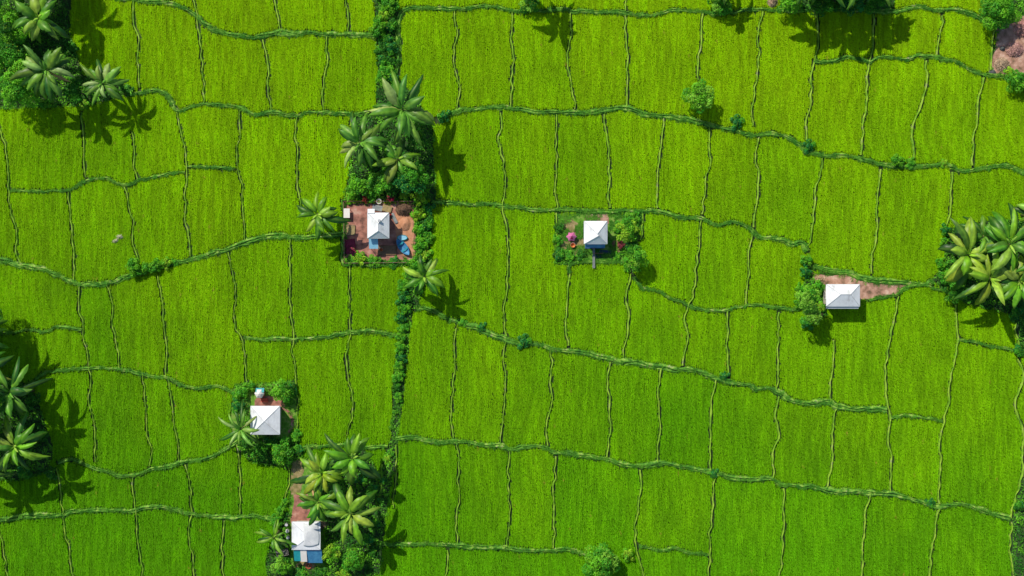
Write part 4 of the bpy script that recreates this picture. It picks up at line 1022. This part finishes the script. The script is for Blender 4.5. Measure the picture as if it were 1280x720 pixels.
# mat, cloths
def cloth(name, px, py, w, d, mat, label, cat, seed, rz=0, z=.17, amp=.06, stripes=None, fold=0.0):
    root = at(name, px, py, label, cat, z, rz)
    n = 12; vs = []
    for i in range(n + 1):
        for j in range(n + 1):
            u, v = i / n - .5, j / n - .5
            wob = .06 * mnoise.noise(Vector((u * 4, v * 4, seed)))
            vs.append((u * w * S * (1 + wob), v * d * S * (1 - wob) + fold * u * u, .05 + amp * (1 + mnoise.noise(Vector((u * 5, v * 5, seed + 5))))))
    fs = [(i * (n + 1) + j, (i + 1) * (n + 1) + j, (i + 1) * (n + 1) + j + 1, i * (n + 1) + j + 1) for i in range(n) for j in range(n)]
    mb = MB(); mb.add(vs, fs); o = mb.build('sheet', mat, root, True); o.modifiers.new('t', 'SOLIDIFY').thickness = .03
    if stripes:
        s_ = MB(); s_.box(-w * S * .5, w * S * .5, d * S * .5 - .12, d * S * .5 - .02, .05 + amp * 2, .09 + amp * 2); s_.build('border', stripes, root)
    return root
cloth('reed_mat', 438, 287.5, 12, 13, M['mat'], 'tan reed mat on the west side of the brick yard', 'mat', 1, stripes=M['straw'])
cloth('tarpaulin', 438, 308, 13, 18, M['maroon'], 'dark maroon tarpaulin in the southwest corner of the brick yard', 'tarpaulin', 2, .1)
cloth('tarpaulin', 472, 260, 13, 7, M['concrete'], 'grey sheet lying just north of the hipped roof in the brick yard', 'tarpaulin', 3, -.2, z=.16)
cloth('tarpaulin', 484, 261, 12, 8, M['mat'], 'tan sheet between the hipped roof and the brown thatch heap', 'tarpaulin', 4, -.3, z=.2)
cloth('board', 493, 273, 4, 14, M['concrete'], 'narrow pale board leaning beside the brown thatch heap', 'board', 5, .45, amp=.02)
cloth('tarpaulin', 484, 313, 24, 12, M['wood'], 'dark brown cover spread south of the hipped roof', 'tarpaulin', 8, 0, z=.15, amp=.03)
# overturned blue boat-like trough + teal tub
t = at('boat', 504, 309, 'small blue boat lying in the southeast corner of the brick yard', 'boat', .2, math.radians(-52))
vs = []; fs = []; n, m = 12, 9
for i in range(n + 1):
    u = i / n * 2 - 1; wd = .62 * (1 - abs(u) ** 2.4) + .02
    for k in range(m):
        a = PI * k / (m - 1); vs.append((u * 1.55, -math.cos(a) * wd, .45 - math.sin(a) * .42 * (1 - abs(u) ** 3) + .12 * abs(u) ** 2))
fs = [(i * m + k, (i + 1) * m + k, (i + 1) * m + k + 1, i * m + k + 1) for i in range(n) for k in range(m - 1)]
mb = MB(); mb.add(vs, fs); o = mb.build('hull', M['bluetarp'], t, True); o.modifiers.new('t', 'SOLIDIFY').thickness = .04
for xx in (-.6, .5):
    mb = MB(); mb.box(xx - .1, xx + .1, -.52, .52, .36, .40); mb.build('seat', M['teal'], t)
t = at('tub', 503, 297, 'oval teal tub beside the blue boat in the brick yard', 'tub', .14)
mb = MB(); mb.lathe([(.55, 0), (.66, .3), (.70, .32), (.64, .33), (.55, .12), (.02, .10)], 24); o = mb.build('basin', M['teal'], t, True); o.scale = (1.2, .62, 1)
mb = MB(); mb.lathe([(.60, .22), (.02, .221)], 24); o = mb.build('water_surface', M['lightblue'], t); o.scale = (1.18, .6, 1)
def pot(px, py, r_, mat, label, plant=None, h=.5):
    t = at('bucket', px, py, label, 'bucket', .15)
    R = r_ * S; mb = MB(); mb.lathe([(R * .7, 0), (R, h), (R * 1.06, h + .02), (R * .92, h + .02), (R * .7, h * .3), (.01, h * .3)], 18); mb.build('body', mat, t, True)
    mb = MB(); mb.tube([(R * math.cos(a), R * math.sin(a), h + .0 + .14 * math.sin(a * 1)) for a in [PI * k / 8 for k in range(9)]], .015, 5); mb.build('handle', M['rim'], t, True)
pot(477, 312, 2.2, M['orange'], 'orange-red bucket south of the hipped roof in the brick yard')
pot(474, 252, 3.2, M['white'], 'white round basin on the north fence line of the brick yard', h=.35)
pot(716, 306.5, 3.0, M['orange'], 'orange tub just below the pink tent in the weedy yard')
# flowering bushes
def flowerbush(px, py, r_, cols, label, seed, h=1.2):
    root = at('flowering_bush', px, py, label, 'flowering bush', .1)
    V, F, c = blob_leaves(dome(r_ * S, 8, seed, .25, h - .3), 260, .17, ['mid', 'dark'], seed)
    mesh_np('foliage', V, F, M['leaf'], root, col=c)
    V, F, c = blob_leaves([(b[0], b[1], b[2] + .07, b[3]) for b in dome(r_ * S, 8, seed, .3, h - .25)], 260, .15, ['mid'], seed + 1)
    c[:] = np.array(cols)[None] * np.repeat(.7 + .5 * np.random.RandomState(seed).rand(len(c) // 4, 1), 4, 0)
    mesh_np('blossoms', V, F, M['leaf'], root, col=c)
    mb = MB(); mb.tube([(0, 0, -.05), (.03, 0, h * .6)], [.05, .03], 6); mb.build('stem', M['bark'], root)
flowerbush(457, 249, 5, (.55, .08, .06), 'small coral-red flowering bush on the north fence of the brick yard', 51)
flowerbush(489, 247, 7, (.42, .01, .08), 'larger crimson flowering bush on the north fence of the brick yard', 52, 1.5)
flowerbush(442, 314, 5, (.55, .06, .16), 'pink flowering bush on the maroon tarpaulin', 53, .8)
flowerbush(487, 268, 3, (.6, .04, .04), 'tiny red flowering plant by the northeast roof corner in the brick yard', 54, .6)
flowerbush(776, 306, 6, (.35, .08, .10), 'dull red flowering bush southeast of the small blue-veranda hut', 55, .8)
flowerbush(1019, 392, 4, (.55, .28, .20), 'small orange-pink flowering bush southwest of the oblong roof', 56, 4.4)
# pink tent
t = at('tent', 714, 296, 'small pink cloth tent with crimson opening in the weedy yard', 'tent', .14)
vs = [(0, .1, 1.35)]; m = 12
for k in range(m):
    a = 2 * PI * k / m; q = .85 if k % 2 == 0 else .62; vs.append((q * math.cos(a), q * math.sin(a) * .9, .75 if k % 2 == 0 else .85))
mb = MB(); mb.add(vs, [(0, 1 + k, 1 + (k + 1) % m) for k in range(m)]); o = mb.build('canopy', M['pink'], t); o.modifiers.new('t', 'SOLIDIFY').thickness = .03
mb = MB(); mb.lathe([(.5, 0), (.5, .8), (.1, 1.1)], 10, (0, .1)); mb.build('wall', M['pink'], t)
mb = MB(); mb.add([(-.12, -.60, .35), (.2, -.60, .35), (.26, -.38, 1.04), (-.16, -.36, 1.05), (.03, .05, 1.4), (-.12, -.64, .3), (.2, -.64, .3)], [(0, 1, 2, 3), (3, 2, 4), (5, 6, 1, 0)]); o = mb.build('opening', M['crimson'], t); o.modifiers.new('t', 'SOLIDIFY').thickness = .02
# plank walkway with handrail
t = at('footbridge', 742, 320, 'narrow grey plank footbridge leading south from the blue veranda over the bank', 'footbridge', .15)
for q in (-.1, .1):
    mb = MB(); mb.box(q - .085, q + .085, -1.9, 1.5, .42, .47); mb.build('plank', M['greywood'], t)
for yy in (-1.6, 0, 1.3):
    mb = MB(); mb.box(-.24, .24, yy - .06, yy + .06, .34, .42); mb.build('crossbeam', M['greywood'], t)
    for q in (-.2, .2):
        mb = MB(); mb.tube([(q, yy, -.2), (q, yy, .36)], .04, 6); mb.build('post', M['greywood'], t)
t = at('rail', 748, 317, 'thin brown wooden rail crossing the pond beside the footbridge', 'rail', .15)
mb = MB(); mb.tube([(-.9, 0, .75), (.7, .05, .72)], .05, 7); mb.build('bar', M['wood'], t)
for q in (-.8, .6):
    mb = MB(); mb.tube([(q, 0, -.05), (q, 0, .75)], .045, 6); mb.build('post', M['wood'], t)
# cart wheel, netting coop, rubbish
t = at('cart_wheel', 386, 707, 'reddish cart wheel lying south of the teal and blue awnings', 'wheel', .3)
mb = MB(); ring = [(.42 * math.cos(2 * PI * k / 20), .42 * math.sin(2 * PI * k / 20), .12) for k in range(21)]; mb.tube(ring, .07, 7, False); mb.build('rim', M['red'], t, True)
mb = MB(); mb.lathe([(.1, .02), (.12, .12), (.1, .22)], 12); mb.build('hub', M['orange'], t)
for k in range(6):
    mb = MB(); a = k * PI / 3; mb.tube([(.1 * math.cos(a), .1 * math.sin(a), .12), (.4 * math.cos(a), .4 * math.sin(a), .12)], .03, 5); mb.build('spoke', M['wood'], t)
heap('soil_mound', 383, 707, 14, 7, .3, M['tandirt'], 'low earth mound under the cart wheel at the bottom edge', 'mound', 31, stalks=0, z=.05)
t = at('coop', 354, 690, 'low dark coop under white-knotted netting west of the teal awning', 'coop', .1)
mb = MB(); mb.box(-1.0, 1.0, -.55, .55, 0, .75, .2); mb.build('body', M['black'], t)
kn = MB(); c_, s_ = math.cos(.2), math.sin(.2)
for i in range(9):
    for j in range(5):
        x, y = -.88 + i * .22, -.44 + j * .22
        kn.lathe([(.035, .75), (.045, .79), (.02, .82)], 6, (x * c_ - y * s_, x * s_ + y * c_))
kn.build('netting', M['white'], t)
# barrels along hut E west wall
for k, (x, y, mt, lb) in enumerate([(359, 655, 'rock', 'dark barrel at the northwest corner of the patched roof'), (360, 663, 'white', 'small white barrel at the west wall of the patched roof'), (361, 671, 'rock', 'dark barrel at the southwest wall of the patched roof')]):
    t = at('barrel', x, y, lb, 'barrel', .1)
    mb = MB(); mb.lathe([(.22, 0), (.29, .3), (.29, .5), (.22, .8)], 16); mb.build('body', M[mt], t, True)
    mb = MB(); mb.lathe([(.23, .8), (.23, .84)], 16); mb.build('lid', M['seam'], t)
# brick stack by the shed
t = at('brick_stack', 331, 500, 'stack of red bricks between the tiny shed and the square white roof', 'brick stack', .14)
mb = MB()
for L_ in range(5):
    for i in range(4):
        for j in range(2):
            mb.box(-.5 + i * .25, -.27 + i * .25, -.3 + j * .31 + .01 * L_, -.01 + j * .31, L_ * .12, L_ * .12 + .11)
mb.build('bricks', M['red'], t)
# fence round the brick yard
t = at('fence', 473, 291, 'low dark wooden fence enclosing the brick yard', 'fence', .1)
cor = [(430, 252), (518, 252)], [(430, 252), (431, 329)], [(431, 329), (517, 328)]
for a, b in cor:
    A = W(*a) - W(473, 291); B = W(*b) - W(473, 291); L = (B - A).length; n = int(L / 1.4)
    for k in range(n + 1):
        p = A.lerp(B, k / n); mb = MB(); mb.tube([(p.x, p.y, -.1), (p.x, p.y, .8)], .06, 6); mb.build('post', M['greywood'], t)
    for zz in (.35, .68):
        mb = MB(); mb.tube([(A.x, A.y, zz), (B.x, B.y, zz)], .05, 5); mb.build('rail', M['wood'], t)

# ------------------------------------------------------------------ light, sky, camera
elev = math.radians(46); azv = (-0.60, 0.80)
w = bpy.data.worlds.new('World'); scene.world = w; w.use_nodes = True
nt = w.node_tree; nt.nodes.clear()
sky = nt.nodes.new('ShaderNodeTexSky'); sky.sky_type = 'NISHITA'; sky.sun_disc = False
sky.sun_elevation = elev; sky.sun_rotation = math.atan2(azv[0], azv[1]); sky.altitude = 50
bg = nt.nodes.new('ShaderNodeBackground'); bg.inputs['Strength'].default_value = 0.1
wo = nt.nodes.new('ShaderNodeOutputWorld'); nt.links.new(sky.outputs[0], bg.inputs[0]); nt.links.new(bg.outputs[0], wo.inputs[0])
ld = bpy.data.lights.new('sun', 'SUN'); ld.energy = 4.2; ld.angle = math.radians(.5); ld.color = (1, .91, .76)
lo = bpy.data.objects.new('sun', ld); COL.objects.link(lo)
d = Vector((-azv[0] * math.cos(elev), -azv[1] * math.cos(elev), -math.sin(elev)))
lo.rotation_euler = d.to_track_quat('-Z', 'Y').to_euler(); lo.location = (0, 0, 60)
cd = bpy.data.cameras.new('camera'); cam = bpy.data.objects.new('camera', cd); COL.objects.link(cam)
cam.location = (0, 0, H); cd.sensor_width = 36; cd.lens = 36 * H / (1280 * S); cd.clip_start = 1; cd.clip_end = 4000
scene.camera = cam
scene.view_settings.view_transform = 'Standard'; scene.view_settings.look = 'None'
scene.view_settings.gamma = 1; scene.view_settings.exposure = 0.0; scene.view_settings.use_curve_mapping = False
scene.cycles.max_bounces = 6; scene.cycles.diffuse_bounces = 3; scene.cycles.transmission_bounces = 3
scene.cycles.use_denoising = True
